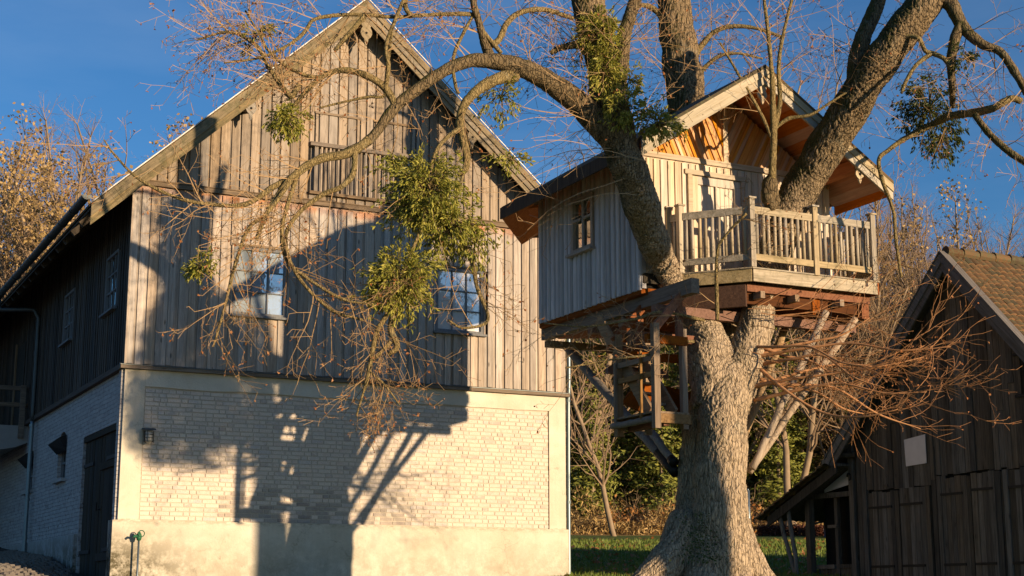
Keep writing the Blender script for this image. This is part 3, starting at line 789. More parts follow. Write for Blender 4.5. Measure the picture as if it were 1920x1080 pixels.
# wall lamp
lamp = MB(); lamp.box(.40, .50, -.04, .02, 2.74, 2.93); L = lamp.build('wall_lamp', M['zinc_dark'], BARN)
p = MB(); p.hexa([(.34, -.26, 2.93), (.56, -.26, 2.93), (.56, -.0, 2.96), (.34, -.0, 2.96), (.36, -.24, 2.96), (.54, -.24, 2.96), (.54, -.0, 2.99), (.36, -.0, 2.99)]); p.build('lamp_hood', M['zinc_dark'], L)
p = MB(); p.tube([(.45, -.14, 2.93), (.45, -.14, 2.86), (.45, -.14, 2.78), (.45, -.14, 2.72), (.45, -.14, 2.70)], [.06, .065, .065, .05, .02], 12)
p.build('lamp_glass', M['white_metal'], L, True)
p = MB()
for z_ in (2.74, 2.80, 2.86): p.tube([(.45 + .085 * math.cos(a), -.14 + .085 * math.sin(a), z_) for a in np.linspace(0, 2 * math.pi, 13)], .007, 4)
for a in (0, 2.1, 4.2): p.tube([(.45 + .085 * math.cos(a), -.14 + .085 * math.sin(a), 2.93), (.45 + .085 * math.cos(a), -.14 + .085 * math.sin(a), 2.72)], .006, 4)
p.build('lamp_cage', M['zinc_dark'], L)

# --- green standpipe in front of the plinth
TP = thing('standpipe', 'thin standpipe with a green tap head in front of the stained plinth', 'water tap', tuple(C0 * [1, 1, 0] + DR * .34 - DL * .22), ANG)
p = MB(); p.tube([(0, 0, -.6), (0, 0, 1.0)], .019, 8); p.build('pipe', M['zinc'], TP, True)
p = MB(); p.tube([(0, 0, .98), (0, 0, 1.03), (0, 0, 1.08), (0, 0, 1.13)], [.035, .05, .045, .02], 10); p.tube([(0, 0, 1.05), (-.08, -.03, 1.06), (-.11, -.04, 1.03)], .022, 8); p.build('tap_head', M['green'], TP, True)
p = MB(); p.tube([(.03 + .055 * math.cos(a), -.05, 1.10 + .055 * math.sin(a)) for a in np.linspace(0, 2 * math.pi, 13)], .009, 5); p.build('hand_wheel', M['green'], TP, True)

# --- cobbles on the yard at the left
yard = bpy.data.objects['ground']
cob = []
for i in range(26):
    for j in range(70):
        x = -11.6 + i * .22 + (j % 2) * .11 + rng.normal(0, .02); y = 24.6 + j * .17 + rng.normal(0, .02)
        p = np.array([x - C0[0], y - C0[1], 0])
        if p @ DR > -.15: continue
        w = -.15 - p @ DR
        cob.append((x, y))
cm = []
for q in range(5):
    b = MB(); a = np.linspace(0, 2 * math.pi, 7)[:-1] + rng.normal(0, .12, 6); r = .095 * (1 + rng.normal(0, .1, 6))
    V = [(r[k] * math.cos(a[k]), .8 * r[k] * math.sin(a[k]), -.03) for k in range(6)] + [(.75 * r[k] * math.cos(a[k]), .6 * r[k] * math.sin(a[k]), .03) for k in range(6)]
    b.add(V, [(6, 7, 8, 9, 10, 11)] + [(k, (k + 1) % 6, 6 + (k + 1) % 6, 6 + k) for k in range(6)])
    me = b.mesh('cobble'); me.materials.append(M['cobble']); cm.append((me, V, b.f))
vis = []
for x, y in cob:
    z_ = ground_z(x, y); r = np.array([x, y, z_]); d = r @ FW; px = 960 + FPX * x / d; py = 540 - FPX * (r @ UP) / d
    vis.append((0 if (-20 < px < 200 and 990 < py < 1100) else 1, -d, x, y, z_))
vis.sort(key=lambda t: (t[0], -t[1]))
rest = MB()
for i, (f, d, x, y, z_) in enumerate(vis):
    me, V, F = cm[i % 5]
    if i < 160 and f == 0:
        o = link('cobble', me, yard); o.location = (x, y, z_ + .012); o.rotation_euler = (.06, 0, rng.random() * 6)
    else:
        rest.add(np.array(V) + [x, y, z_ + .012], F)
rest.build('cobble', M['cobble'], yard, kind='stuff')

# ================================================================== TREE HOUSE
TH0 = np.array([3.981, 22.9, 0.])
HOUSE = thing('tree_house', 'wooden tree house with a railed balcony, built high in the old linden tree', 'tree house', tuple(TH0), ANG)
AL, AR, VF, VB = -1.62, 2.10, 1.15, 4.60        # walls
DZ = 4.95
RT = 8.18; RS = .646
def rz(a, lift=0): return RT - RS * abs(a) + lift
def hp(name, mat, fn, parent=HOUSE, **k):
    m = MB(); fn(m); return m.build(name, mat, parent, **k)

# walls: dark frame behind, boards in front
PLAN = [(AL + .06, VF + .06), (AR - .06, VF + .06), (AR - .06, 1.45), (.15, 4.75), (-.75, 5.45), (AL + .06, VB - .03)]
hp('wall_frame', M['dark_in'], lambda m: m.prism(PLAN, 'z', 4.72, 6.72))
m = MB(); m.prism([(AL + .06, 6.72), (AR - .06, 6.72), (AR - .06, rz(AR) - .2), (0, RT - .22), (AL + .06, rz(AL) - .2)], 'y', VF + .06, VF + .3); m.build('gable_frame', M['dark_in'], HOUSE)
LWIN = (2.60, 3.34, 5.66, 6.60)
t = VF + .02
while t < VB:
    t1 = min(t + .158, VB)
    for s0, s1 in cuts(t, t1, 4.69, 7.0, [LWIN]):
        hp('board', M['th_left'], lambda m: m.box(AL - .012, AL + .05, t + .003, t1 - .003, s0, s1))
    c = t; j = rng.normal(0, .003)
    for s0, s1 in cuts(c - .04, c + .05, 4.67, 7.0, [LWIN]):
        def rib(m):
            n = 5; w = .047 + rng.normal(0, .003)
            P = [(AL - .013 - .038 * math.sin(math.pi * q / n) + j, c + .005 - w * math.cos(math.pi * q / n)) for q in range(n + 1)]
            m.prism(P, 'z', s0 + rng.random() * .012, s1)
        hp('rib_board', M['th_left'], rib)
    t = t1
window(HOUSE, (AL - .03, LWIN[1], LWIN[2]), (0, -1, 0), X, .74, .94, 2, 1, M['window_pale'], fr=.07, bar=.05, depth=.08)
wl = [o for o in HOUSE.children if o.name.startswith('window')][0]
hp('glazing_bar', M['window_pale'], lambda m: m.box(AL - .05, AL + .0, LWIN[0] + .075, LWIN[1] - .40, 6.20, 6.24), wl)
hp('glazing_bar', M['window_pale'], lambda m: m.box(AL - .05, AL + .0, LWIN[0] + .41, LWIN[1] - .075, 6.20, 6.24), wl)
# a plain board corner and back wall
hp('corner_post', M['th_left'], lambda m: m.box(AL - .02, AL + .06, VF - .03, VF + .015, 4.70, 7.0))
hp('attic', M['dark_in'], lambda m: m.add([(AL + .06, VF + .3, 6.72), (AR - .06, VF + .3, 6.72), (.15, 4.75, 6.72), (-.75, 5.45, 6.72), (AL + .06, VB - .03, 6.72), (-.2, 1.9, RT - .25), (AL + .06, VF + .3, 6.95), (AL + .06, VB - .03, 6.95)], [(0, 1, 5, 6), (1, 2, 5), (2, 3, 5), (3, 4, 7, 5), (6, 5, 7), (0, 6, 7, 4), (4, 3, 2, 1, 0)]))
hp('back_wall', M['th_left'], lambda m: m.prism([(AL, VB), (-.72, 5.50), (-.70, 5.46), (AL + .03, VB - .04)], 'z', 4.7, 7.0))
hp('right_wall', M['th_front'], lambda m: m.box(AR - .05, AR + .0, VF + .06, 1.47, 4.7, 6.68))
# front wall
DOOR = (-.67, .28, 4.96, 6.64)
t = AL + .0; k = 0
while t < AR - .02:
    t1 = min(t + .132 + rng.normal(0, .004), AR)
    for s0, s1 in cuts(t, t1, DZ - .02, 6.84, [DOOR]):
        hp('board', M['th_front'], lambda m: m.box(t + .003, t1 - .003, VF - .005, VF + .05, s0, s1))
    c = t1; 
    for s0, s1 in cuts(c - .025, c + .025, DZ - .02, 6.84, [(DOOR[0] - .07, DOOR[1] + .07, DOOR[2], DOOR[3] + .09)]):
        if c < AR - .03: hp('cover_strip', M['th_front'], lambda m: m.box(c - .024, c + .024, VF - .028, VF - .007, s0, s1 - .02))
    t = t1; k += 1
hp('belt_board', M['th_trim'], lambda m: m.box(AL - .02, AR + .02, VF - .045, VF + .0, 6.842, 6.93))
# door
hp('door_casing', M['th_trim'], lambda m: m.box(DOOR[0] - .08, DOOR[0], VF - .05, VF + .02, DZ, 6.64))
hp('door_casing', M['th_trim'], lambda m: m.box(DOOR[1], DOOR[1] + .08, VF - .05, VF + .02, DZ, 6.64))
hp('door_head', M['th_trim'], lambda m: m.box(DOOR[0] - .14, DOOR[1] + .14, VF - .06, VF + .02, 6.642, 6.72))
D = hp('door', M['th_front'], lambda m: (m.box(DOOR[0] + .01, DOOR[0] + .12, VF - .02, VF + .04, DZ, 6.63), m.box(DOOR[1] - .12, DOOR[1] - .01, VF - .02, VF + .04, DZ, 6.63),
       m.box(DOOR[0] + .121, DOOR[1] - .121, VF - .02, VF + .04, 6.50, 6.63), m.box(DOOR[0] + .121, DOOR[1] - .121, VF - .019, VF + .04, DZ, 5.74)))
hp('door_panel', M['th_trim'], lambda m: m.box(DOOR[0] + .18, DOOR[1] - .18, VF - .032, VF - .021, 5.08, 5.62), D)
for i in range(2):
    w = (DOOR[1] - DOOR[0] - .24) / 2; x0 = DOOR[0] + .12 + i * w
    hp('curtain', M['curtain'], lambda m: [m.box(x0 + .01 + q * (w - .02) / 8, x0 + .01 + (q + 1) * (w - .02) / 8, VF + .012 + .008 * (q % 2), VF + .02 + .008 * (q % 2), 5.75, 6.5) for q in range(8)], D)
hp('glazing_bar', M['th_trim'], lambda m: m.box(DOOR[0] + .12 + w - .014, DOOR[0] + .12 + w + .014, VF - .018, VF + .004, 5.741, 6.499), D)
# fan of slanted gable boards
def clip_fan(side):
    """boards leaning 64 deg, clipped to the gable half triangle"""
    ang = math.radians(66 if side < 0 else 62); dx, dz = math.cos(ang) * (1 if side < 0 else 1) * side, math.sin(ang)
    # direction up and outward for right (+), up and outward for left (-)
    tri = [(0.03 * side, 6.935), ((AL if side < 0 else AR), 6.935), ((AL if side < 0 else AR), rz(AL if side < 0 else AR) - .12), (.03 * side, RT - .12)]
    if side > 0: tri = tri
    nx, nz = dz, -dx     # normal of the board lines
    def clip(poly, s0, keep_ge):
        out = []
        for i in range(len(poly)):
            p, q = poly[i], poly[(i + 1) % len(poly)]
            dp = p[0] * nx + p[1] * nz - s0; dq = q[0] * nx + q[1] * nz - s0
            if not keep_ge: dp, dq = -dp, -dq
            if dp >= 0: out.append(p)
            if dp * dq < 0:
                t = dp / (dp - dq); out.append((p[0] + (q[0] - p[0]) * t, p[1] + (q[1] - p[1]) * t))
        return out
    ss = [p[0] * nx + p[1] * nz for p in tri]
    s = min(ss); mat = M['th_gable_l' if side < 0 else 'th_gable_r']
    def area2(pg): return sum(pg[i][0] * pg[(i + 1) % len(pg)][1] - pg[(i + 1) % len(pg)][0] * pg[i][1] for i in range(len(pg)))
    while s < max(ss):
        for (a0, a1, y0, y1, nm) in ((s + .002, s + .118, VF - .003, VF + .05, 'fan_board'), (s - .022, s + .022, VF - .026, VF - .005, 'fan_strip')):
            pg = clip(clip(tri, a0, True), a1, False)
            if len(pg) > 2 and abs(area2(pg)) > .002:
                if area2(pg) < 0: pg = pg[::-1]
                m = MB(); m.prism(pg, 'y', y0, y1); m.build(nm, mat, HOUSE)
        s += .12
clip_fan(-1); clip_fan(1)
hp('king_post', M['th_trim'], lambda m: m.board(-.045, .045, VF - .04, VF + .04, 6.932, RT - .15, RT - .15))
# roof: a short ridge behind the front gable, hipped down to the slanting rear eaves
EA, EB = -2.30, 2.47
VR0, VR1 = 0.03, 4.72
RE = (0, 1.6, RT); EZ = 6.66
F0, FA, F1 = (EA, 0, rz(EA)), (0, 0, RT), (EB, 0, rz(EB))
E1, E2, E3, E4 = (EA, 4.72, rz(EA)), (-1.1, 6.3, EZ), (.25, 5.2, EZ), (EB, 1.5, rz(EB))
def slab(pts, lo, hi, name, mat):
    pts = [np.array(p, float) for p in pts]; n = len(pts)
    V = [p + [0, 0, lo] for p in pts] + [p + [0, 0, hi] for p in pts]
    F = [tuple(range(n))[::-1], tuple(range(n, 2 * n))] + [(i, (i + 1) % n, n + (i + 1) % n, n + i) for i in range(n)]
    m = MB(); m.add(V, F); return m.build(name, mat, HOUSE)
def fwd(p, d): return (p[0], p[1] + d, p[2])
slab([fwd(F0, -.04), E1, RE, fwd(FA, -.04)], .0, .055, 'roof_covering', M['tile'])
slab([fwd(FA, -.04), RE, E4, fwd(F1, -.04)], .0, .055, 'roof_covering', M['tile'])
for q in ((E1, E2, RE), (E2, E3, RE), (E3, E4, RE)): slab(q, -.02, .055, 'hip_slope', M['tile'])
slab([(EA, 4.724, rz(EA)), (E2[0], E2[1], EZ), (-.6, 4.9, 7.1), (AL, 4.66, 7.05)], -.14, -.03, 'rear_soffit', M['th_soffit'])
def roofpiece(a0, a1, v0, v1, lift, t):
    m = MB(); z0, z1 = rz(a0, lift), rz(a1, lift)
    if a0 < 0: w0, w1 = v1 - (v1 - 1.6) * (1 - abs(a0) / 2.3) if v1 > 2 else v1, v1 - (v1 - 1.6) * (1 - abs(a1) / 2.3) if v1 > 2 else v1
    else: w0, w1 = v1, v1
    m.hexa([(a0, v0, z0 - t), (a1, v0, z1 - t), (a1, w1, z1 - t), (a0, w0, z0 - t), (a0, v0, z0), (a1, v0, z1), (a1, w1, z1), (a0, w0, z0)])
    return m
def soff(a0, a1, vend):
    n = 14
    for i in range(n):
        t0 = a0 + (a1 - a0) * i / n; t1 = a0 + (a1 - a0) * (i + 1) / n
        roofpiece(min(t0, t1) + .002, max(t0, t1) - .002, VR0, vend, -.004 - .004 * (i % 2), .025).build('soffit_board', M['th_soffit'], HOUSE)
soff(-.002, EA, 4.70); soff(.002, EB, 1.5)
for side, e, mt in ((-1, EA, M['th_barge_l']), (1, EB, M['th_barge'])):
    for nm, v0, v1, top, h in (('bargeboard', -.035, .0, .045, .17), ('bargeboard', -.012, .025, -.127, .13)):
        m = MB(); a0, a1 = (e, -.002) if side < 0 else (.002, e); z0, z1 = rz(a0, top), rz(a1, top)
        m.hexa([(a0, v0, z0 - h), (a1, v0, z1 - h), (a1, v1, z1 - h), (a0, v1, z0 - h), (a0, v0, z0), (a1, v0, z1), (a1, v1, z1), (a0, v1, z0)])
        m.build(nm, mt, HOUSE)
    hp('eave_board', M['th_soffit'] if side > 0 else M['side_board'], lambda m: m.box(min(e, e + .03 * side), max(e, e + .03 * side), VR0, VR1 if side < 0 else 1.5, rz(e) - .17, rz(e) + .03))
for a, w, h in ((0, .14, .2), (1.83, .14, .19), (-1.60, .14, .19)):
    hp('purlin', M['th_soffit'], lambda m: m.box(a - w / 2, a + w / 2, .07, VF - .03, rz(a) - .06 - h, rz(a) - .06 if a else RT - .09))
pendant(HOUSE, -.03, .03, .06, RT - .23, .36, .16, M['th_trim'])
pendant(HOUSE, 1.84, .03, .06, rz(1.84) - .1, .36, .15, M['th_trim'])
# deck
OUT = [(2.10, .08), (-.30, .08), (-1.05, .98), (-1.10, 1.12)]
t = -1.1
rows = 26
for i in range(rows):
    v0 = .09 + i * .0435 * 1.0; v1 = v0 + .040
    if v0 > VF - .0: break
    al = -.30 - (v0 - .08) * (.75 / .9) if v0 < .98 else -1.06
    hp('deck_board', M['rail_x'], lambda m: m.box(al + .04, 2.08, v0, v1, DZ - .035, DZ - .002))
hp('floor', M['beam_red'], lambda m: m.prism([(AL, VF + .02), (AR, VF + .02), (AR, 1.5), (.2, 4.8), (-.75, 5.5), (AL, VB)], 'z', 4.62, 4.715))
def facia(p, q, z0, z1, th, mat, name='fascia', off=0):
    p = np.array([*p, 0]); q = np.array([*q, 0]); d = (q - p); L = np.linalg.norm(d); d /= L; n = np.array([d[1], -d[0], 0])
    m = MB(); m.ob(p, d, n, Z, off, L - off, 0, th, z0, z1); return m.build(name, mat, HOUSE)
facia((-.30, .08), (2.10, .08), 4.735, 4.93, .035, M['rail_x'])
facia((-1.05, .98), (-.30, .08), 4.735, 4.93, .035, M['rail_x'], off=.004)
facia((-.33, .04), (2.14, .04), 4.932, 4.952, .02, M['rail_x'], 'deck_edge')
facia((-1.07, .97), (-.33, .04), 4.932, 4.952, .02, M['rail_x'], 'deck_edge')
hp('fascia', M['beam_red'], lambda m: m.box(2.10, 2.135, .05, 1.5, 4.735, 4.93))
hp('fascia', M['door_wood'], lambda m: m.box(-1.62, -1.07, 1.10, 1.14, 4.78, 4.94))
# railing
posts = [(-1.03, .94), (-.31, .05), (.89, .05), (2.04, .05)]
for i, (a, v) in enumerate(posts + [(-1.12, 1.15), (2.07, .62)]):
    P = hp('railing_post', M['rail_z'], lambda m: m.box(a - .045, a + .045, v - .045, v + .045, 4.953 if i not in (2,) else 4.93, 6.03))
    hp('post_cap', M['rail_z'], lambda m: m.box(a - .066, a + .066, v - .066, v + .066, 6.031, 6.058), P)
def railrun(p, q, nb, mat=M['rail_x']):
    p = np.array([*p, 0.]); q = np.array([*q, 0.]); d = q - p; L = np.linalg.norm(d); d /= L
    a, b_ = p + d * .05, q - d * .05
    for z0, w, h in ((5.855, .05, .115), (5.115, .045, .10)):
        m = MB(); m.beam(a + [0, 0, z0], b_ + [0, 0, z0], w, h); m.build('rail', mat, HOUSE)
    n = np.array([d[1], -d[0], 0])
    for k in range(nb):
        c = a + (b_ - a) * (k + .5 + rng.normal(0, .04)) / nb + n * 0.0
        w = .043 + rng.normal(0, .002); tl = rng.normal(0, .004, 2)
        m = MB(); A = [math.pi * 2 * q_ / 8 + .39 for q_ in range(8)]
        V = []
        for zz, sh in ((5.166, 0), (5.796, 1)):
            for t in A: V.append(c + d * (w * .62 * math.cos(t) + sh * tl[0]) + n * (w * .62 * math.sin(t) + sh * tl[1]) + np.array([0, 0, zz]))
        m.add(V, [tuple(range(8))[::-1], tuple(range(8, 16))] + [(t, (t + 1) % 8, 8 + (t + 1) % 8, 8 + t) for t in range(8)])
        m.build('baluster', M['rail_z'], HOUSE, True)
railrun(posts[0], posts[1], 10); railrun(posts[1], posts[2], 10); railrun(posts[2], posts[3], 10)
railrun((2.07, .06), (2.07, .60), 4); railrun((-1.03, .94), (-1.12, 1.15), 1); railrun((2.07, .62), (2.07, 1.14), 4)

# bearers and joists
for a, mat, v0 in ((-1.43, M['beam_y'], -.05), (1.05, M['beam_red'], .28), (1.98, M['beam_red'], .22)):
    hp('bearer', mat, lambda m: m.box(a - .07, a + .07, v0, {-1.43: 4.75, 1.05: 3.2, 1.98: 1.7}[a], 4.43 if a < 0 else 4.36, 4.655 if a < 0 else 4.62 - .02))
hp('bearer', M['beam_red'], lambda m: m.box(.10, .22, .5, 4.7, 4.33, 4.60))
for v, ar in ((.22, 2.08), (1.25, 2.08), (2.2, 1.6), (3.2, 1.0), (4.2, .5)):
    hp('joist', M['beam_red'], lambda m: m.box(-1.5 if v > .9 else -.35, ar, v - .045, v + .045, 4.66 if v > 1.15 else 4.62, 4.733 if v < 1.15 else 4.70) if v > 1.15 else m.box(-.3, 2.08, v, v + .06, 4.61, 4.73))
for a in (.55, 1.42, -.1):
    hp('joist_end', M['beam_y'], lambda m: m.box(a - .04, a + .04, .10, 1.2, 4.50, 4.606))
hp('cross_beam', M['beam_red'], lambda m: m.box(-1.7, 2.1, .62, .76, 4.20, 4.355))
hp('cross_beam', M['beam_red'], lambda m: m.box(-1.7, 1.2, 2.6, 2.74, 4.22, 4.355))
hp('cross_beam', M['beam_y'], lambda m: m.box(-1.6, .4, 4.3, 4.44, 4.25, 4.36))

hp('front_bearer', M['beam_shade'], lambda m: m.box(-.36, 2.02, .30, .37, 4.43, 4.606))
m = MB(); m.beam((-.34, .20, 4.53), (-1.02, 1.0, 4.53), .08, .34); m.build('front_bearer', M['beam_shade'], HOUSE)
m = MB(); m.beam((-1.02, 1.02, 4.50), (-1.36, 1.30, 4.50), .07, .30); m.build('front_bearer', M['beam_shade'], HOUSE)
# braces: round logs down to the trunk
def log(p, q, r0, r1, mat=M['log'], sleeve=False, name='brace'):
    P = np.array([p, q], float); n = 14
    pts = [P[0] + (P[1] - P[0]) * t + (rng.normal(0, .006, 3) if 0 < t < 1 else 0) for t in np.linspace(0, 1, n)]
    m = MB(); m.tube(pts, np.linspace(r0, r1, n) * (1 + rng.normal(0, .02, n)), 10); o = m.build(name, mat, HOUSE, True)
    if sleeve:
        m = MB(); m.tube([P[1] + (P[0] - P[1]) * t for t in (-.01, .13)], r1 + .015, 10); m.build('sleeve', M['iron'], o, True)
log((1.16, .18, 4.40), (-.27, .28, 1.90), .06, .055); log((1.83, .30, 4.36), (-.24, .40, 1.86), .06, .055)
log((1.14, 1.2, 4.33), (.10, 1.05, 2.36), .062, .055)
log((-.87, 5.02, 4.42), (-1.03, 1.25, 1.90), .075, .07, M['log_grey'], True)
log((-1.02, 1.9, 2.55), (-1.10, 1.15, 2.02), .065, .06, M['log_grey'], True)
# hanging stair landing with its stair
before = set(o.name for o in HOUSE.children)
LA, LB, LV0, LV1, LZ = -1.62, -1.02, .92, 2.10, 2.82
for i in range(12):
    v0 = LV0 + i * (LV1 - LV0) / 12
    hp('landing_board', M['beam_y'], lambda m: m.box(LA - .03, LB, v0 + .003, v0 + .12, LZ - .03, LZ))
hp('landing_beam', M['beam_y'], lambda m: m.box(LA + .05, LB + .03, LV0 + .0, LV0 + .06, LZ - .17, LZ - .032))
hp('landing_beam', M['beam_y'], lambda m: m.box(LA + .05, LB + .02, LV1 - .06, LV1, LZ - .17, LZ - .032))
hp('landing_beam', M['beam_red'], lambda m: m.box(LA + .2, LA + .3, LV0 + .08, LV1 - .08, LZ - .20, LZ - .034))
log((LA - .0, LV0 + .05, LZ - .11), (LA - .0, LV1 + .05, LZ - .11), .05, .05, M['log_grey'], name='landing_log')
for a, v, z0, z1, w in ((LA + .01, LV0 - .02, 2.56, 4.12, .05), (LA + .05, LV1 - .05, 2.54, 4.12, .055), (LB + .07, LV0 + .25, 2.6, 4.12, .045), (LB, LV1, 2.6, 4.12, .05)):
    hp('hanger_post', M['beam_z'], lambda m: m.box(a - w, a + w, v - w, v + w, z0, z1))
for v, t in ((1.25, .018), (2.0, .02)):
    hp('hanger_slat', M['beam_z'], lambda m: m.box(LA - .05, LA - .05 + 2 * t, v - t, v + t, 2.72, 3.75))
for z_ in (3.38, 3.62): hp('landing_rail', M['beam_y'], lambda m: m.box(LA + .0, LA + .045, LV0 + .04, LV1 - .1, z_ - .04, z_ + .04))
for a in (-1.50, -1.08):
    m = MB(); m.beam((a, 1.25, 2.83), (a, 2.75, 4.5), .05, .2); m.build('stringer', M['beam_y'], HOUSE)
for k in range(8):
    v = 1.42 + k * .158; z_ = 2.98 + k * .176
    hp('tread', M['beam_y'], lambda m: m.box(-1.47, -1.11, v, v + .2, z_, z_ + .035))
hp('arched_panel', M['beam_red'], lambda m: m.prism([(-.95, 3.3), (-.95, 2.85)] + [(-.95 + .62 * math.cos(t), 2.85 + .55 * math.sin(t)) for t in np.linspace(math.pi, 0, 9)][1:-1] + [(-.33, 2.85), (-.28, 3.3)], 'y', 2.0, 2.06))
for v, z_ in ((1.4, 3.95), (2.0, 3.75), (2.3, 3.55)): hp('cross_brace', M['beam_red'], lambda m: m.box(-1.6, -.5, v, v + .07, z_, z_ + .13))

for o in HOUSE.children:
    if o.name not in before: o.location = (-.36, -.66, -.14)
for v in (.26, 1.40):
    hp('cross_beam', M['beam_red'], lambda m: m.box(-2.06, -1.34, v + .06, v + .13, 3.70, 3.83))
    hp('knee_brace', M['beam_red'], lambda m: m.beam((-1.98, v + .02, 3.88), (-1.45, v + .02, 4.46), .07, .12))
    hp('hanger_block', M['beam_red'], lambda m: m.box(-1.47, -1.37, v + .131, v + .21, 3.72, 4.428))

# ================================================================== OLD BARN ON THE RIGHT
B0 = ray(1510, 1080) * 31
B0 = np.array([B0[0], B0[1], 0])
SHED = thing('wooden_shed', 'dark old plank barn with clay tile roof at the right edge', 'barn', tuple(B0), ANG - math.pi / 2)
# local x runs along the front to the viewer's right, y goes back into the building
SRU, SRZ, SSL, SSR, SOV = 4.83, 6.13, .975, 1.05, .35
def sz(w): return SRZ - (SSL * (SRU - w) if w < SRU else SSR * (w - SRU))
def sp_(name, mat, fn, parent=SHED, **k):
    m = MB(); fn(m); return m.build(name, mat, parent, **k)
SW0, SW1 = 1.76, 7.0
sp_('frame', M['dark_in'], lambda m: m.box(SW0 + .03, SW1, .06, 9.5, -.5, 3.2))
m = MB(); m.prism([(SW0 + .03, 3.2), (SW1, 3.2), (SW1, sz(SW1) - .1), (SRU, SRZ - .3), (SW0 + .03, sz(SW0) - .1 if sz(SW0) - .1 > 3.2 else 3.21)], 'y', .06, 9.5); m.build('gable_frame', M['dark_in'], SHED)
t = SW0
patch_hole = [(6.2, 6.8, 3.35, 4.05)]
while t < SW1:
    w = .15 + rng.normal(0, .018); w = max(.1, w)
    zt0, zt1 = sz(t) - .14, sz(t + w) - .14
    j = rng.normal(0, .006)
    if t < SW1 - .1:
        lo = 2.18 + rng.normal(0, .015)
        if 2.05 < t < 3.85: lo = 2.02 + rng.normal(0, .008)
        segs = [(lo, 99)]
        if 6.15 < t < 6.75: segs = [(lo, 3.4), (4.1, 99)]
        for s0, s1 in segs:
            hi = s1 > 50
            if hi and rng.random() < .35 and zt0 > 3.4:
                mid = 2.9 + rng.random() * .8
                sp_('plank', M['old_board'], lambda m: m.board(t + .004, t + w - .003, -.012 + j, .03, s0, mid, mid)); s0 = mid + .006
            sp_('plank', M['old_board'], lambda m: m.board(t + .004, t + w - .003, -.022 - j, .02, s0, zt0 if hi else s1, zt1 if hi else s1))
        if not (2.0 < t < 7.3):
            sp_('plank', M['old_board'], lambda m: m.box(t + .004, t + w - .003, -.02, .03, -.4, lo - .005))
    t += w
# doors
for (a, b_, zt) in ((2.10, 2.98, 1.98), (3.0, 3.82, 2.0), (4.10, 4.88, 2.12), (4.9, 5.62, 2.16), (5.78, 6.4, 2.15), (6.42, 7.0, 2.1)):
    D = sp_('door_leaf', M['old_board'], lambda m: m.box(a, b_, .0, .03, -.3, zt - .02))
    t = a
    while t < b_ - .04:
        w = min(max(.09, .14 + rng.normal(0, .015)), b_ - t); j = rng.normal(0, .004)
        sp_('plank', M['old_board'], lambda m: m.box(t + .004, t + w - .003, -.03 + j, -.002, -.35 + rng.random() * .05, zt + rng.normal(0, .012)), D); t += w
    for h in (zt - .32, .55):
        sp_('hinge_strap', M['iron'], lambda m: m.box(a + .02, b_ - .2, -.05, -.034, h, h + .045), D)
for a in (1.95, 3.9, 4.03, 5.68):
    sp_('door_post', M['old_board'], lambda m: m.box(a, a + .11, -.045, .03, -.4, 2.16 if a > 3.95 else 2.7))
for a in (1.60,): sp_('corner_post', M['old_board'], lambda m: m.box(a - .05, a + .08, -.05, .06, -.4, 2.95), label='greyed corner post between barn front and lean-to')
sp_('sheet_patch', M['sheet'], lambda m: m.hexa([(3.24, -.045, 2.40), (3.80, -.045, 2.42), (3.80, -.035, 2.42), (3.24, -.035, 2.40), (3.22, -.045, 2.90), (3.80, -.045, 2.95), (3.80, -.035, 2.95), (3.22, -.035, 2.90)]), label='light metal sheet nailed over the planks')
for a, z0, z1 in ((3.9, 2.1, 3.0), (2.6, 2.06, 2.1)): sp_('batten', M['old_board'], lambda m: m.box(a, a + .09, -.05, -.03, z0, z1))
for z_ in (3.36, 4.08): sp_('hatch_hinge', M['iron'], lambda m: m.box(6.1, 6.6, -.05, -.02, z_, z_ + .05))
sp_('hatch_back', M['door_wood'], lambda m: m.box(6.15, 6.85, .0, .02, 3.40, 4.10))
# roof
def sroof(a0, a1, y0, y1, lift, t_, name, mat):
    m = MB(); z0, z1 = sz(a0) + lift, sz(a1) + lift
    m.hexa([(a0, y0, z0 - t_), (a1, y0, z1 - t_), (a1, y1, z1 - t_), (a0, y1, z0 - t_), (a0, y0, z0), (a1, y0, z1), (a1, y1, z1), (a0, y1, z0)]); m.build(name, mat, SHED)
SEL, SER = 1.30, 7.28
sroof(SEL, SRU, -SOV + .04, 10, -.02, .05, 'roof_deck', M['old_board']); sroof(SRU, SER, -SOV + .04, 10, -.02, .05, 'roof_deck', M['old_board'])
for a0, a1 in ((SEL - .04, SRU - .002), (SRU + .002, SER)):
    for y0, y1, top, h in ((-SOV - .03, -SOV + .0, .03, .20), (-SOV + .0, -SOV + .035, -.165, .17)):
        m = MB(); z0, z1 = sz(a0) + top, sz(a1) + top
        m.hexa([(a0, y0, z0 - h), (a1, y0, z1 - h), (a1, y1, z1 - h), (a0, y1, z0 - h), (a0, y0, z0), (a1, y0, z1), (a1, y1, z1), (a0, y1, z0)]); m.build('bargeboard', M['old_barge'], SHED)
    m = MB(); z0, z1 = sz(a0) + .055, sz(a1) + .055
    m.hexa([(a0, -SOV - .05, z0 - .03), (a1, -SOV - .05, z1 - .03), (a1, -SOV + .12, z1 - .03), (a0, -SOV + .12, z0 - .03), (a0, -SOV - .05, z0), (a1, -SOV - .05, z1), (a1, -SOV + .12, z1), (a0, -SOV + .12, z0)]); m.build('verge_board', M['old_barge'], SHED)
sp_('ridge_purlin', M['old_board'], lambda m: m.box(SRU - .07, SRU + .07, -SOV + .06, 0, SRZ - .42, SRZ - .25))
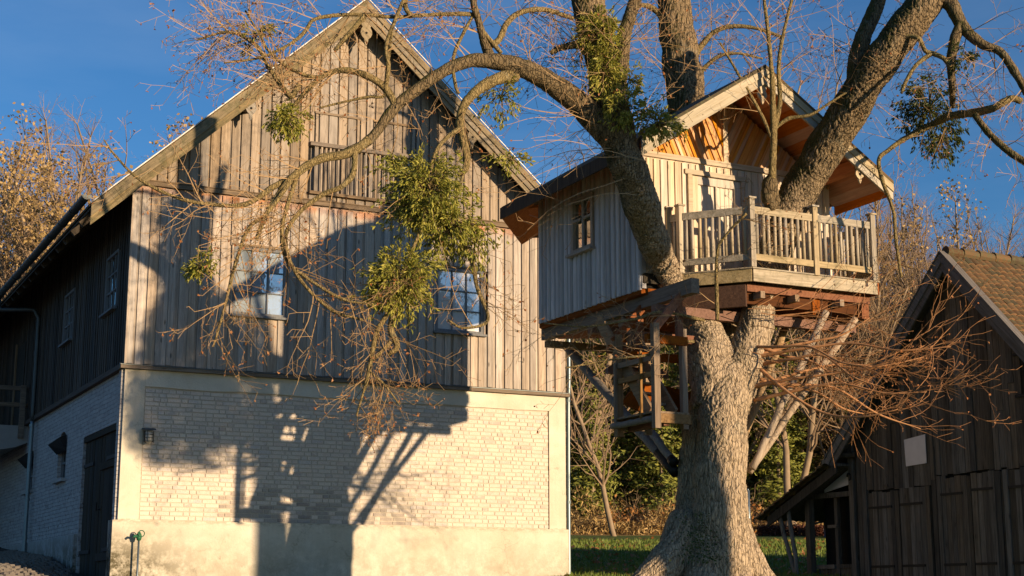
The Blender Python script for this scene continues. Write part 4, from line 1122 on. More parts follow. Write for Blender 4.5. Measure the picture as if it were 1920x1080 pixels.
# clay tiles on both slopes
def tile_mesh(jit):
    b = MB(); V = []
    n = 5; L, Wd = .215, .158
    for y in (0, 1):
        for i in range(n):
            t = i / (n - 1); V.append((t * Wd, -y * L, (.028 * math.sin(t * math.pi * 1.0) + jit * rng.normal(0, .002)) + (.022 if y else 0)))
    for y in (0, 1):
        for i in range(n):
            v = V[y * n + i]; V.append((v[0], v[1], v[2] - .032))
    F = [(i, i + 1, n + i + 1, n + i)[::-1] for i in range(n - 1)] + [(2 * n + i, 2 * n + i + 1, 3 * n + i + 1, 3 * n + i) for i in range(n - 1)]
    F += [(n + i, n + i + 1, 3 * n + i + 1, 3 * n + i)[::-1] for i in range(n - 1)] + [(0, n, 3 * n, 2 * n), (n - 1, 3 * n - 1, 4 * n - 1, 2 * n - 1)[::-1]]
    b.add(V, F); return b
TMI = [0] * 8 + [1] * 4 + [0] * 2
tbs = [tile_mesh(1) for _ in range(4)]
tms = []
for tb in tbs:
    me = tb.mesh('roof_tile'); me.materials.append(M['tile']); me.materials.append(M['tile_butt']); me.polygons.foreach_set('material_index', TMI); tms.append(me)
from mathutils import Matrix
def slope_matrix(o, along, down):
    x = Vector(along); y = -Vector(down).normalized(); z = x.cross(y); mt = Matrix((x, y, z)).transposed().to_4x4(); mt.translation = o; return mt
tiles = []
s2 = 1 / math.sqrt(1 + SSR ** 2)
for r in range(22):
    for c in range(64):
        d = .10 + r * .155; y = -SOV + .13 + c * .159
        w = SRU + d * s2; tiles.append((r + c * .55, w, y, sz(w) + .012 + .022 * noise.noise(Vector((w, y * .6, 1))) + rng.normal(0, .003), 1))
tiles.sort(key=lambda t: t[0])
rest = MB()
def put_tiles(tiles, nmax, dirx, along):
    for i, (_, w, y, z_, sgn) in enumerate(tiles):
        mt = slope_matrix((w, y, z_), along, dirx)
        mt = mt @ Matrix.Rotation(rng.normal(0, .035), 4, 'Z') @ Matrix.Rotation(rng.normal(0, .02), 4, 'X') @ Matrix.Translation((0, (-.05 if rng.random() < .02 else 0) + rng.normal(0, .006), 0))
        if i < nmax:
            o = link('roof_tile', tms[i % 4], SHED); o.matrix_local = mt
        else:
            b = tbs[i % 4]; V = [mt @ Vector(v) for v in b.v[0]]; rest.add([tuple(v) for v in V], b.f)
put_tiles(tiles, 225, (1, 0, -SSR), (0, 1, 0))
tl = []
for r in range(27):
    for c in range(62):
        d = .10 + r * .155; y = -SOV + .13 + c * .159; w = SRU - d / math.sqrt(1 + SSL ** 2); tl.append((r, w, y + .18, sz(w) + .018, 1))
put_tiles(tl, 0, (-1, 0, -SSL), (0, -1, 0))
for k in range(25):
    y = -SOV + .1 + k * .38
    sp_('ridge_tile', M['tile'], lambda m: m.tube([(SRU, y, SRZ + .035 + .012), (SRU, y + .36, SRZ + .03), (SRU, y + .40, SRZ + .03)], [.105, .09, .088], 10))
# gutter along the left eave (seen end on)
sp_('gutter', M['zinc_dark'], lambda m: m.tube([(SEL - .10, -SOV - .02, sz(SEL) - .06), (SEL - .10, 9, sz(SEL) - .06)], .06, 8))
sp_('plate_end', M['old_board'], lambda m: m.tube([(1.25, -.35, 2.72), (1.8, -.05, 2.74)], .06, 8))
# lean-to at the left
LS = .42
def lz(w): return 2.62 - .36 * (1.65 - w) - .02 * (1.65 - w) ** 2
sp_('lean_to_roof_deck', M['old_board'], lambda m: m.hexa([(-.72, -.35, lz(-.72) - .08), (1.6, -.35, lz(1.6) - .08), (1.6, 6, lz(1.6) - .08), (-.72, 6, lz(-.72) - .08), (-.72, -.35, lz(-.72) - .03), (1.6, -.35, lz(1.6) - .03), (1.6, 6, lz(1.6) - .03), (-.72, 6, lz(-.72) - .03)]))
lt = []
for r in range(13):
    for c in range(26):
        w = -.84 + (12 - r) * .18 + .30; lt.append((c, w - .22, -.40 + c * .159, lz(w - .26) + .03 + rng.normal(0, .006), 1))
lt.sort(key=lambda t: t[0])
put_tiles(lt, 70, (-1, 0, -.40), (0, -1, 0))
ro = rest.build('roof_tile', M['tile'], SHED, kind='stuff'); ro.data.materials.append(M['tile_butt']); ro.data.polygons.foreach_set('material_index', TMI * (len(ro.data.polygons) // 14))
sp_('lean_to_verge', M['old_board'], lambda m: m.hexa([(-.72, -.38, lz(-.72) - .22), (1.6, -.38, lz(1.6) - .22), (1.6, -.35, lz(1.6) - .22), (-.72, -.35, lz(-.72) - .22), (-.72, -.38, lz(-.72) - .02), (1.6, -.38, lz(1.6) - .02), (1.6, -.35, lz(1.6) - .02), (-.72, -.35, lz(-.72) - .02)]))
sp_('lean_to_panel', M['sheet'], lambda m: m.prism([(.75, 2.06), (1.56, 2.18), (1.56, 2.48), (.75, 2.12)], 'y', -.02, .0), label='pale triangular panel above the lean-to door')
sp_('lean_to_back', M['dark_in'], lambda m: m.box(.26, 1.58, .35, 6, -.4, 2.0))
sp_('lean_to_post', M['old_board'], lambda m: m.box(.13, .27, -.05, .08, -.5, 1.98))
for a in (.86,): sp_('lean_to_post', M['old_board'], lambda m: m.box(a, a + .09, .12, .2, -.5, 2.0))
sp_('lean_to_lintel', M['old_board'], lambda m: m.box(.28, 1.56, -.04, .05, 1.95, 2.05))
for a, b_ in ((.28, .84), (.97, 1.56)):
    t = a
    while t < b_ - .03:
        w = min(.13, b_ - t); h = .62 + rng.normal(0, .01)
        sp_('plank', M['old_board'], lambda m: m.box(t + .003, t + w - .003, .14, .17, -.4, h)); t += w
    sp_('ledge_rail', M['old_board'], lambda m: m.box(a, b_, .08, .138, .56, .64))
sp_('crossbar', M['beam_y'], lambda m: m.box(.70, .98, .06, .11, 1.36, 1.42))
for p, q in (((-.45, -.3, 1.78), (.02, -.15, .05)), ((-.18, -.25, 1.86), (.10, -.2, -.05))):
    sp_('leaning_pole', M['log_grey'], lambda m: m.tube([np.array(p) + (np.array(q) - np.array(p)) * t + rng.normal(0, .008, 3) for t in np.linspace(0, 1, 8)], .045, 8))
sp_('iron_hook', M['iron'], lambda m: m.tube([(1.62 + .05 * math.cos(a), -.09, 2.32 + .07 * math.sin(a)) for a in np.linspace(-1.5, 3.2, 10)], .016, 6))

# ================================================================== THE LINDEN TREE
TREE = thing('linden_tree', 'huge old linden tree with a furrowed trunk that carries the tree house', 'tree', (3.06, 23.3, 0), 0)
TL = np.array([3.06, 23.3, 0.])
def pth(rows):                                  # rows of photo x, y, distance, radius in photo pixels
    out = []
    for x, y, d, r in rows:
        p = at(x, y, d) - TL; out.append([*p, r * d / FPX])
    return out
def sl(rows, k): return [(*r[:3], r[3] * (k if r[2] > 4 else 1)) for r in rows]
MAIN = pth([(1322, 1150, 23.5, 78), (1322, 1075, 23.5, 72), (1324, 1010, 23.5, 64), (1326, 940, 23.5, 58), (1328, 870, 23.5, 55), (1334, 800, 23.5, 50), (1345, 720, 23.4, 48), (1350, 670, 23.4, 40)])
BACKM = pth([(1352, 1150, 22.95, 62), (1352, 1075, 22.95, 58), (1351, 1010, 22.95, 54), (1351, 940, 22.95, 50), (1352, 870, 22.95, 48), (1355, 800, 23.0, 46), (1362, 740, 23.1, 42), (1368, 690, 23.2, 30)])
LEFT = sl(pth([(1345, 760, 23.2, 48), (1334, 680, 23.3, 46), (1322, 620, 23.45, 42), (1298, 575, 23.65, 36), (1262, 530, 23.45, 31), (1242, 490, 23.1, 31), (1217, 430, 22.5, 36), (1192, 350, 21.9, 40), (1168, 290, 21.6, 41), (1150, 220, 21.6, 38), (1133, 150, 21.6, 37), (1112, 60, 21.6, 35), (1098, -30, 21.6, 33), (1090, -120, 21.6, 30)]), .87)
RIGHT = sl(pth([(1362, 770, 23.3, 42), (1388, 700, 23.3, 40), (1408, 640, 23.35, 36), (1424, 580, 23.45, 34), (1444, 500, 23.6, 35), (1470, 420, 23.6, 36), (1500, 355, 23.55, 38), (1540, 290, 23.25, 40), (1590, 212, 22.85, 40), (1640, 130, 22.5, 39), (1690, 62, 22.3, 39), (1745, -10, 22.2, 36), (1800, -90, 22.1, 30)]), .9)
BACK = pth([(1350, 640, 24.2, 34), (1330, 500, 24.6, 32), (1305, 300, 25.4, 33), (1290, 205, 25.6, 37), (1276, 110, 25.7, 36), (1264, 10, 25.8, 34), (1256, -90, 25.9, 30)])
ROOTS = [pth([(1295, 985, 23.2, 42), (1262, 1045, 22.9, 38), (1222, 1085, 22.7, 30), (1170, 1130, 22.5, 22)]),
         pth([(1372, 985, 23.3, 36), (1400, 1050, 23.1, 32), (1438, 1095, 23.0, 24), (1475, 1130, 22.9, 18)]),
         pth([(1330, 1000, 22.95, 40), (1322, 1070, 22.75, 38), (1310, 1140, 22.4, 30)]),
         pth([(1362, 1005, 23.0, 30), (1380, 1075, 22.8, 28), (1392, 1140, 22.4, 22)]),
         pth([(1290, 1010, 23.6, 34), (1250, 1070, 23.9, 28), (1215, 1120, 24.2, 20)]),
         pth([(1375, 900, 23.15, 18), (1372, 980, 22.95, 26), (1372, 1060, 22.85, 26)])]
FORK = pth([(1180, 130, 21.7, 14), (1160, 150, 21.6, 22), (1150, 190, 21.6, 26)])
solid = [MAIN, BACKM, LEFT, RIGHT, BACK] + ROOTS
tm = MB(); axes = []
for rows in solid:
    P = spline(rows, .09)
    tm.tube(P[:, :3], P[:, 3], 20)
    axes.append(P)
AX = np.concatenate(axes)
AXD = np.concatenate([np.gradient(P[:, :3], axis=0) for P in axes]); AXD /= np.linalg.norm(AXD, axis=1)[:, None]
me = tm.mesh('trunk_raw')
o = bpy.data.objects.new('trunk_raw', me); COL.objects.link(o)
md = o.modifiers.new('r', 'REMESH'); md.mode = 'VOXEL'; md.voxel_size = .016; md.use_smooth_shade = True
md = o.modifiers.new('s', 'SMOOTH'); md.factor = .6; md.iterations = 14
dg = bpy.context.evaluated_depsgraph_get()
ev = o.evaluated_get(dg); tme = bpy.data.meshes.new_from_object(ev)
bpy.data.objects.remove(o); bpy.data.meshes.remove(me)
n = len(tme.vertices)
co = np.empty(n * 3); tme.vertices.foreach_get('co', co); co = co.reshape(-1, 3)
no = np.empty(n * 3); tme.vertex_normals.foreach_get('vector', no); no = no.reshape(-1, 3)
print('trunk verts', n)

def barkify(co, no, AX, AXD, amp=.024, sc=15.0, lump=.035, flat=.22):
    """raise bark ridges that run along the limb; returns displaced points and ridge height 0..1"""
    n = len(co); dirs = np.empty_like(co)
    for i in range(0, n, 4000):
        c = co[i:i + 4000]; d = ((c[:, None, :] - AX[None, :, :3]) ** 2).sum(2) - (AX[None, :, 3] ** 2) * .8
        w = np.exp(-(d - d.min(1)[:, None]) * 30); w /= w.sum(1)[:, None]
        q = w @ AXD; dirs[i:i + 4000] = q / np.linalg.norm(q, axis=1)[:, None]
    along = (co * dirs).sum(1)
    q = co - dirs * (along * (1 - flat))[:, None]
    H = np.empty(n); B = np.empty(n)
    N = noise.noise
    for i in range(n):
        x, y, z = q[i] * sc
        wx = N(Vector((x * .25, y * .25, z * .6))) * .9
        a = 1 - abs(N(Vector((x + wx, y + wx, z * .8)))) * 2.2
        b = 1 - abs(N(Vector((x * 1.9 + 9, y * 1.9 + wx, z * 1.7)))) * 2.0
        H[i] = .68 * a + .32 * b
        B[i] = N(Vector(co[i] * 2.1)) + .5 * N(Vector(co[i] * 5.0))
    H = np.clip(H, 0, 1)
    return co + no * (H * amp + B * lump - amp * .5)[:, None], H
big = np.clip((2.4 - co[:, 2]) / 3.0, 0, 1)
co2, H = barkify(co, no, AX, AXD, .028, 22, .045, .16)
tme.vertices.foreach_set('co', co2.ravel())
at_ = tme.attributes.new('bark_h', 'FLOAT', 'POINT'); at_.data.foreach_set('value', H)
tme.polygons.foreach_set('use_smooth', [True] * len(tme.polygons)); tme.update()
tme.materials.clear(); tme.materials.append(M['bark']); tme.name = 'trunk'
link('trunk', tme, TREE)

def bark_tube(rows, name, mat, sides=22, amp=.012, sc=26, parent=TREE, step=.035, lump=.012):
    P = spline(rows, step); m = MB(); m.tube(P[:, :3], P[:, 3], sides)
    me = m.mesh(name); n = len(me.vertices)
    co = np.concatenate(m.v); no = np.empty(n * 3); me.vertex_normals.foreach_get('vector', no); no = no.reshape(-1, 3)
    D = np.gradient(P[:, :3], axis=0); D /= np.linalg.norm(D, axis=1)[:, None]
    Dv = np.repeat(D, sides, axis=0); rv = np.repeat(P[:, 3], sides)
    along = (co * Dv).sum(1); q = (co - Dv * (along * .72)[:, None]) * sc
    H = np.array([min(1, max(0, 1 - abs(noise.noise(Vector(v))) * 2.1)) for v in q]); Bn = np.array([noise.noise(Vector(v)) for v in co * 6])
    k = np.minimum(1, rv / .12)
    co = co + no * ((H - .5) * amp * k + Bn * lump * np.minimum(1, rv / .06) * (rv > .012))[:, None]
    me.vertices.foreach_set('co', co.ravel()); a = me.attributes.new('bark_h', 'FLOAT', 'POINT'); a.data.foreach_set('value', H)
    me.polygons.foreach_set('use_smooth', [True] * len(me.polygons)); me.materials.append(mat)
    return link(name, me, parent)

limbs = {}
def limb(key, rows, name='limb', mat='bark_limb', **k):
    if mat == 'bark_limb': rows = [(*r[:3], r[3] * .88) for r in rows]
    limbs[key] = np.array(pth(rows)); bark_tube(pth(rows), name, M[mat], **k)
limb('arch', [(1175, 300, 21.6, 30), (1150, 262, 21.5, 31), (1118, 228, 21.4, 30), (1080, 190, 21.3, 27), (1032, 155, 21.1, 24), (985, 130, 20.9, 22), (940, 117, 20.8, 19), (893, 113, 20.7, 16), (852, 124, 20.6, 14), (812, 146, 20.5, 13), (770, 176, 20.4, 13), (735, 207, 20.3, 12.5), (710, 243, 20.2, 11), (682, 270, 20.1, 11), (640, 291, 20, 10)])
limb('arch_end', [(690, 262, 20.1, 9), (660, 285, 20, 9), (615, 296, 19.9, 8), (575, 310, 19.8, 7), (545, 335, 19.7, 6), (518, 370, 19.7, 5.5), (500, 400, 19.6, 5), (480, 450, 19.6, 4)], mat='branch', sides=12)
limb('arch_low', [(640, 291, 20, 7), (600, 296, 19.9, 6.5), (560, 325, 19.8, 6), (510, 352, 19.7, 6), (460, 383, 19.6, 5), (395, 383, 19.5, 4), (330, 370, 19.4, 3.5), (260, 335, 19.3, 3), (215, 290, 19.3, 2), (195, 262, 19.2, 1.5)], mat='branch', sides=10)
limb('drop1', [(665, 283, 20.0, 6.5), (662, 325, 19.9, 6), (640, 350, 19.8, 5.5), (605, 365, 19.8, 5), (560, 400, 19.7, 4.5), (535, 450, 19.6, 4), (560, 520, 19.5, 3.5), (620, 580, 19.5, 3), (680, 600, 19.4, 2.5)], mat='branch', sides=10)
limb('up1', [(742, 200, 20.3, 8), (722, 165, 20.3, 7.5), (690, 143, 20.2, 7), (650, 132, 20.2, 6.5), (610, 140, 20.2, 6), (580, 165, 20.1, 5), (550, 200, 20.1, 4)], mat='branch', sides=10)
limb('up1b', [(600, 146, 20.2, 4.5), (570, 140, 20.1, 4), (530, 120, 20.1, 3.5), (500, 90, 20.0, 3), (490, 70, 20.0, 2.5), (460, 20, 20, 2)], mat='branch', sides=8)
limb('up2', [(722, 170, 20.3, 5), (728, 125, 20.2, 4.5), (724, 85, 20.2, 4), (740, 40, 20.2, 4), (765, -20, 20.2, 3.5)], mat='branch', sides=8)
limb('rise', [(925, 115, 20.8, 12), (912, 90, 20.8, 11), (900, 50, 20.7, 9), (888, 5, 20.6, 7.5), (880, -60, 20.6, 6)], sides=14)
limb('rise2', [(912, 88, 20.8, 8), (935, 75, 20.9, 6.5), (950, 45, 21, 6), (975, 24, 21.1, 5.5), (1020, 18, 21.2, 5), (1075, 35, 21.4, 4)], mat='branch', sides=10)
limb('rise3', [(902, 55, 20.7, 5), (940, 100, 20.8, 4)], mat='branch', sides=8)
limb('side_top', [(893, 28, 20.7, 4.5), (860, 26, 20.6, 4.5), (800, 28, 20.5, 4), (740, 32, 20.3, 4), (690, 28, 20.2, 4), (640, 28, 20.1, 4), (590, 36, 20, 4), (575, 55, 20, 4), (555, 75, 19.9, 3.5), (520, 95, 19.8, 3), (480, 110, 19.8, 2.5), (420, 118, 19.7, 1.8)], mat='branch', sides=8)
limb('hang', [(965, 142, 20.9, 14), (935, 147, 20.7, 12), (905, 162, 20.6, 11), (882, 182, 20.5, 9.5), (866, 208, 20.5, 8.5), (862, 235, 20.5, 8.5), (869, 265, 20.5, 8), (875, 295, 20.5, 7.5), (872, 318, 20.5, 6.5), (858, 328, 20.5, 6)], mat='branch', sides=12)
limb('hang2', [(866, 240, 20.5, 5), (845, 252, 20.3, 4.5), (820, 280, 20.1, 4), (805, 330, 20.0, 4), (800, 400, 19.9, 3.5), (760, 500, 19.8, 3), (745, 560, 19.8, 5), (738, 590, 19.8, 6), (733, 620, 19.8, 6.5), (745, 650, 19.8, 5), (728, 665, 19.8, 4.5)], mat='branch', sides=10)
limb('hang3', [(745, 540, 19.8, 4), (725, 590, 19.8, 5), (708, 620, 19.8, 5.5), (698, 660, 19.8, 5), (690, 705, 19.8, 4), (680, 740, 19.8, 2.5), (668, 780, 19.8, 1.5)], mat='branch', sides=10)
limb('hang4', [(733, 640, 19.8, 4), (715, 660, 19.8, 3.5), (690, 690, 19.8, 3), (720, 720, 19.8, 2), (750, 760, 19.8, 1.3)], mat='branch', sides=8)
limb('right_loop', [(870, 320, 20.5, 3), (850, 400, 20.3, 4), (862, 440, 20.2, 5), (885, 490, 20.1, 4.5), (895, 540, 20.1, 4), (915, 600, 20, 3), (870, 615, 19.9, 2.5), (840, 600, 19.9, 2)], mat='branch', sides=8)
limb('stub', [(770, 30, 20.3, 5), (760, 10, 20.3, 5), (766, -30, 20.3, 4)], mat='branch', sides=8)
limb('ridge_br', [(682, 32, 20.1, 5), (662, 55, 20, 5), (640, 80, 20, 4.5), (628, 95, 20, 4)], mat='branch', sides=8)
limb('long_thin', [(893, 20, 20.7, 3), (870, 60, 20.6, 3.5), (850, 110, 20.6, 3.5), (855, 165, 20.5, 3.5), (862, 175, 20.5, 3)], mat='branch', sides=8)
limb('loop2', [(735, 60, 20.2, 3), (728, 110, 20.3, 3.5), (724, 150, 20.3, 3.5), (720, 180, 20.3, 3), (690, 182, 20.3, 3), (650, 190, 20.3, 2.5), (600, 202, 20.2, 2)], mat='branch', sides=8)
limb('gable_br', [(560, 160, 20.1, 6), (545, 180, 20, 6), (520, 150, 20, 5), (500, 120, 19.9, 4.5), (480, 85, 19.9, 4), (430, 60, 19.8, 3), (370, 75, 19.7, 2)], mat='branch', sides=8)
limb('left_low', [(545, 340, 19.7, 5), (500, 400, 19.6, 4.5), (465, 430, 19.5, 4), (440, 500, 19.5, 3.5), (420, 580, 19.4, 3), (400, 650, 19.4, 2)], mat='branch', sides=8)
limb('left_low2', [(560, 320, 19.8, 4.5), (530, 420, 19.6, 4), (535, 480, 19.6, 4), (560, 510, 19.5, 3.5), (640, 560, 19.4, 3), (700, 570, 19.4, 2)], mat='branch', sides=8)
limb('fork', [(1150, 200, 21.6, 22), (1162, 130, 21.6, 20), (1170, 70, 21.6, 16), (1185, 20, 21.7, 14), (1205, -40, 21.7, 12)], sides=16)
limb('fork2', [(1112, 100, 21.6, 8), (1085, 85, 21.5, 8), (1050, 90, 21.4, 6), (1032, 100, 21.4, 5)], mat='branch', sides=10)
limb('rfork', [(1606, 190, 22.8, 22), (1606, 120, 22.8, 20), (1618, 70, 22.8, 18), (1640, 20, 22.9, 17), (1665, -50, 23, 15)], sides=16)
limb('rtop', [(1745, -5, 22.2, 22), (1780, 5, 22.1, 18), (1805, 50, 22, 14), (1840, 82, 21.9, 11), (1875, 97, 21.8, 9), (1900, 130, 21.7, 9), (1925, 175, 21.6, 8)], sides=16)
limb('rtop2', [(1800, 45, 22, 12), (1788, 85, 22, 12), (1783, 120, 22, 10), (1785, 160, 22, 8), (1786, 200, 22.6, 6)], sides=12)
limb('rbr', [(1915, 190, 21.7, 7), (1895, 185, 21.7, 7), (1860, 203, 21.8, 7.5), (1820, 212, 22.6, 8), (1780, 218, 23.1, 8), (1745, 235, 23.4, 6.5), (1700, 258, 23.5, 5.5), (1665, 282, 23.5, 4.5), (1648, 300, 23.4, 4), (1655, 340, 23.4, 4), (1675, 395, 23.4, 3.5), (1680, 450, 23.4, 3.5), (1690, 520, 23.4, 3)], mat='branch', sides=10)
limb('rbr2', [(1828, 215, 21.9, 7), (1850, 245, 21.8, 7.5), (1880, 275, 21.7, 8), (1915, 300, 21.6, 8), (1950, 320, 21.5, 8)], sides=12)
limb('rbr3', [(1640, 88, 22.4, 5), (1665, 65, 22.2, 5), (1700, 68, 22.1, 5), (1722, 72, 22, 5), (1735, 95, 22, 4.5), (1748, 100, 22, 5), (1770, 110, 21.9, 5), (1785, 130, 21.9, 4.5)], mat='branch', sides=8)
limb('rbr4', [(1748, 100, 22, 4.5), (1720, 120, 22, 4.5), (1700, 150, 22, 4), (1690, 175, 22, 3)], mat='branch', sides=8)
limb('bk1', [(1290, 120, 25.7, 8), (1340, 60, 25.6, 5), (1400, 50, 25.5, 4), (1470, 70, 25.4, 3)], mat='branch', sides=8)
limb('bk2', [(1258, 60, 25.8, 7), (1230, 20, 25.7, 6), (1200, 10, 25.6, 5), (1180, 30, 25.5, 4)], mat='branch', sides=8)
limb('bk3', [(1300, 150, 25.6, 6), (1340, 110, 25.5, 4), (1380, 100, 25.4, 3), (1430, 110, 25.4, 2)], mat='branch', sides=8)
# pollard knob with young shoots
limb('knob', [(1452, 400, 23.3, 14), (1445, 370, 23.1, 17), (1442, 345, 23.05, 17), (1448, 325, 23.0, 10)], name='knob', sides=18, lump=.05)
limb('knob_b', [(1448, 388, 23.0, 12), (1442, 372, 22.9, 13), (1440, 362, 22.85, 8)], name='knob', sides=16, lump=.04)
limb('shoot', [(1447, 335, 23.0, 8), (1450, 280, 22.9, 7), (1450, 230, 22.8, 6.5), (1448, 150, 22.7, 5), (1440, 60, 22.6, 4), (1428, -40, 22.5, 3)], name='shoot', mat='branch', sides=10)
limb('shoot2', [(1450, 250, 22.85, 5.5), (1462, 190, 22.8, 5), (1460, 120, 22.7, 4), (1472, 50, 22.6, 3.5), (1490, -20, 22.6, 3)], name='shoot', mat='branch', sides=8)
limb('shoot3', [(1452, 240, 22.85, 4), (1480, 222, 22.8, 4), (1520, 215, 22.7, 3), (1560, 190, 22.6, 2.5), (1600, 165, 22.5, 1.5)], name='shoot', mat='branch', sides=8)
limb('shoot4', [(1448, 260, 22.85, 4), (1425, 210, 22.8, 3.5), (1385, 140, 22.7, 3), (1350, 80, 22.6, 2)], name='shoot', mat='branch', sides=8)
# slanting branch under the deck
limb('under1', [(1300, 640, 22.8, 3.5), (1250, 645, 22.5, 3), (1215, 665, 22.3, 2.6), (1160, 672, 22.1, 2), (1060, 690, 21.9, 1.5)], mat='branch', sides=8)
limb('under2', [(1320, 600, 22.7, 3.5), (1240, 585, 22.4, 3), (1190, 598, 22.2, 2.4), (1100, 612, 22.0, 1.8), (1020, 606, 21.8, 1.5)], mat='branch', sides=8)
limb('under3', [(1345, 600, 22.6, 4), (1344, 480, 22.4, 3), (1362, 440, 22.3, 2.4), (1400, 400, 22.2, 2.5)], mat='branch', sides=8)
# suckers fanning to the right below the deck
suck = []
for k in range(11):
    x0 = 1400 + rng.uniform(-5, 30); y0 = 745 - k * 11 + rng.normal(0, 8)
    ex = rng.uniform(1600, 1820); ey = 560 + 250 * rng.random() * (1 if ex > 1650 else .9)
    d0 = 23.2; d1 = 21.6 + rng.random() * 1.9
    mx_, my = (x0 + ex) / 2, (y0 + ey) / 2 + rng.normal(0, 30) - 15
    rows = [(x0, y0, d0, 3.4 + 1.4 * rng.random()), (x0 + (mx_ - x0) * .5, y0 + (my - y0) * .6, d0 + (d1 - d0) * .3, 2.9), (mx_, my, (d0 + d1) / 2, 2.2), ((mx_ + ex) / 2, (my + ey) / 2 + 10, d0 + (d1 - d0) * .8, 2), (ex, ey, d1, .6)]
    limb('s%d' % k, rows, name='sucker', mat='twig_red', sides=7, step=.08); suck.append('s%d' % k)

# ------------------------------------------------------------------ twigs grown from the limbs
class Twigs:
    def __init__(s, sides=3): s.mb = MB(); s.sides = sides; s.tips = []
    def grow(s, p, d, L, r, lev, droop=-.06, wander=.22, seg=.14, kids=5, spread=.8, ratio=.55):
        n = max(3, int(L / seg)); pts = [p]; rad = [r]; d = d / np.linalg.norm(d); h = L / n
        ch = []
        for i in range(n):
            t = (i + 1) / n
            d = d + rng.normal(0, wander, 3) * math.sqrt(h) + np.array([0, 0, droop * h * 2]); d /= np.linalg.norm(d)
            p = p + d * h; pts.append(p); rad.append(max(.0028, r * (1 - .75 * t)))
            if lev > 0 and t > .12 and rng.random() < kids / n: ch.append((p, d, t, rad[-1]))
        s.mb.tube(pts, rad, s.sides if r < .02 else 5, cap=False)
        s.tips.append((p, d))
        for q, dd, t, rr in ch:
            v = rng.normal(0, 1, 3); v -= dd * (v @ dd); v /= np.linalg.norm(v) + 1e-9
            nd = dd * (1 - spread * .5) + v * spread
            s.grow(q, nd, L * ratio * (1.15 - .6 * t) * rng.uniform(.6, 1.2), max(.003, rr * .65), lev - 1, droop, wander, seg, kids, spread, ratio)
def from_limb(tw, key, n, t0, t1, L, r, lev, bias=(0, 0, 0), **k):
    P = limbs[key]; P = spline(P, .1)
    for _ in range(n):
        t = rng.uniform(t0, t1); i = int(t * (len(P) - 1)); i = min(i, len(P) - 2)
        ax = P[i + 1][:3] - P[i][:3]; ax /= np.linalg.norm(ax) + 1e-9
        v = rng.normal(0, 1, 3) * np.array([1, .6, 1]); v -= ax * (v @ ax); v /= np.linalg.norm(v)
        d = ax * .5 + v * .9 + np.array(bias)
        tw.grow(P[i][:3], d, L * rng.uniform(.5, 1.2), r, lev, **k)
tw = Twigs()
# crown left over the barn gable
for key, n, t0, t1, L, r, lev, b in (
    ('arch', 9, .3, .98, 1.0, .010, 2, (0, 0, .2)), ('arch_end', 14, .2, 1, 1.1, .010, 2, (-.2, 0, -.1)), ('arch_low', 20, .2, 1, 1.0, .009, 2, (-.1, 0, 0)),
    ('drop1', 16, .2, 1, 1.1, .009, 2, (0, 0, -.3)), ('up1', 14, .3, 1, 1.1, .010, 2, (-.3, 0, .3)), ('up1b', 14, .2, 1, 1.1, .009, 2, (-.3, 0, .3)),
    ('up2', 9, .2, 1, 1.1, .009, 2, (0, 0, .2)), ('rise', 10, .3, 1, 1.2, .010, 2, (0, 0, .1)), ('rise2', 9, .2, 1, 1.2, .009, 2, (0, 0, .1)),
    ('side_top', 26, .1, 1, 1.1, .008, 2, (-.1, 0, 0)), ('hang', 5, .2, .9, 1.0, .008, 2, (0, 0, -.2)), ('hang2', 12, .3, 1, .9, .008, 2, (0, 0, -.3)),
    ('hang3', 14, .3, 1, .75, .007, 2, (0, 0, -.5)), ('hang4', 10, .3, 1, .7, .006, 2, (0, 0, -.5)), ('right_loop', 10, .3, 1, .9, .007, 2, (.2, 0, -.2)),
    ('gable_br', 26, .2, 1, 1.1, .009, 2, (-.4, 0, .1)), ('left_low', 16, .2, 1, .9, .008, 2, (-.1, 0, -.4)), ('left_low2', 14, .2, 1, .9, .008, 2, (0, 0, -.2)),
    ('ridge_br', 5, .2, 1, .7, .008, 1, (0, 0, 0)), ('long_thin', 5, .2, 1, .8, .007, 1, (0, 0, 0)), ('loop2', 8, .2, 1, .8, .007, 2, (0, 0, 0)),
    ('fork', 8, .3, 1, 1.2, .010, 2, (.2, 0, 0)), ('fork2', 5, .2, 1, 1.1, .009, 2, (-.3, 0, .2)),
    ('rfork', 8, .3, 1, 1.3, .010, 2, (-.4, 0, .1)), ('rtop', 10, .3, 1, 1.1, .009, 2, (.1, 0, .0)), ('rtop2', 6, .2, 1, .9, .008, 2, (0, 0, -.2)),
    ('rbr', 12, .1, 1, 1.0, .008, 2, (0, 0, .1)), ('rbr2', 6, .1, 1, 1.0, .008, 2, (0, 0, -.1)), ('rbr3', 6, .2, 1, .9, .008, 2, (0, 0, .1)),
    ('bk1', 10, .1, 1, 1.3, .009, 2, (.2, 0, .2)), ('bk2', 8, .1, 1, 1.2, .009, 2, (-.2, 0, .1)), ('bk3', 9, .1, 1, 1.2, .009, 2, (.2, 0, .1)),
    ('shoot', 9, .35, 1, 1.1, .008, 2, (0, 0, .4)), ('shoot2', 9, .2, 1, 1.1, .008, 2, (.3, 0, .3)), ('shoot3', 6, .2, 1, .9, .007, 2, (.3, 0, .1)), ('shoot4', 7, .2, 1, 1.0, .007, 2, (-.3, 0, .3)),
    ('under1', 9, .1, 1, .9, .007, 2, (-.3, 0, -.2)), ('under2', 8, .1, 1, .9, .007, 2, (-.3, 0, -.1)), ('under3', 8, .1, 1, .9, .007, 2, (.1, 0, 0))):
    from_limb(tw, key, n, t0, t1, L, r, lev, b)
limbs['L'] = np.array(LEFT); limbs['R'] = np.array(RIGHT); limbs['B'] = np.array(BACK)
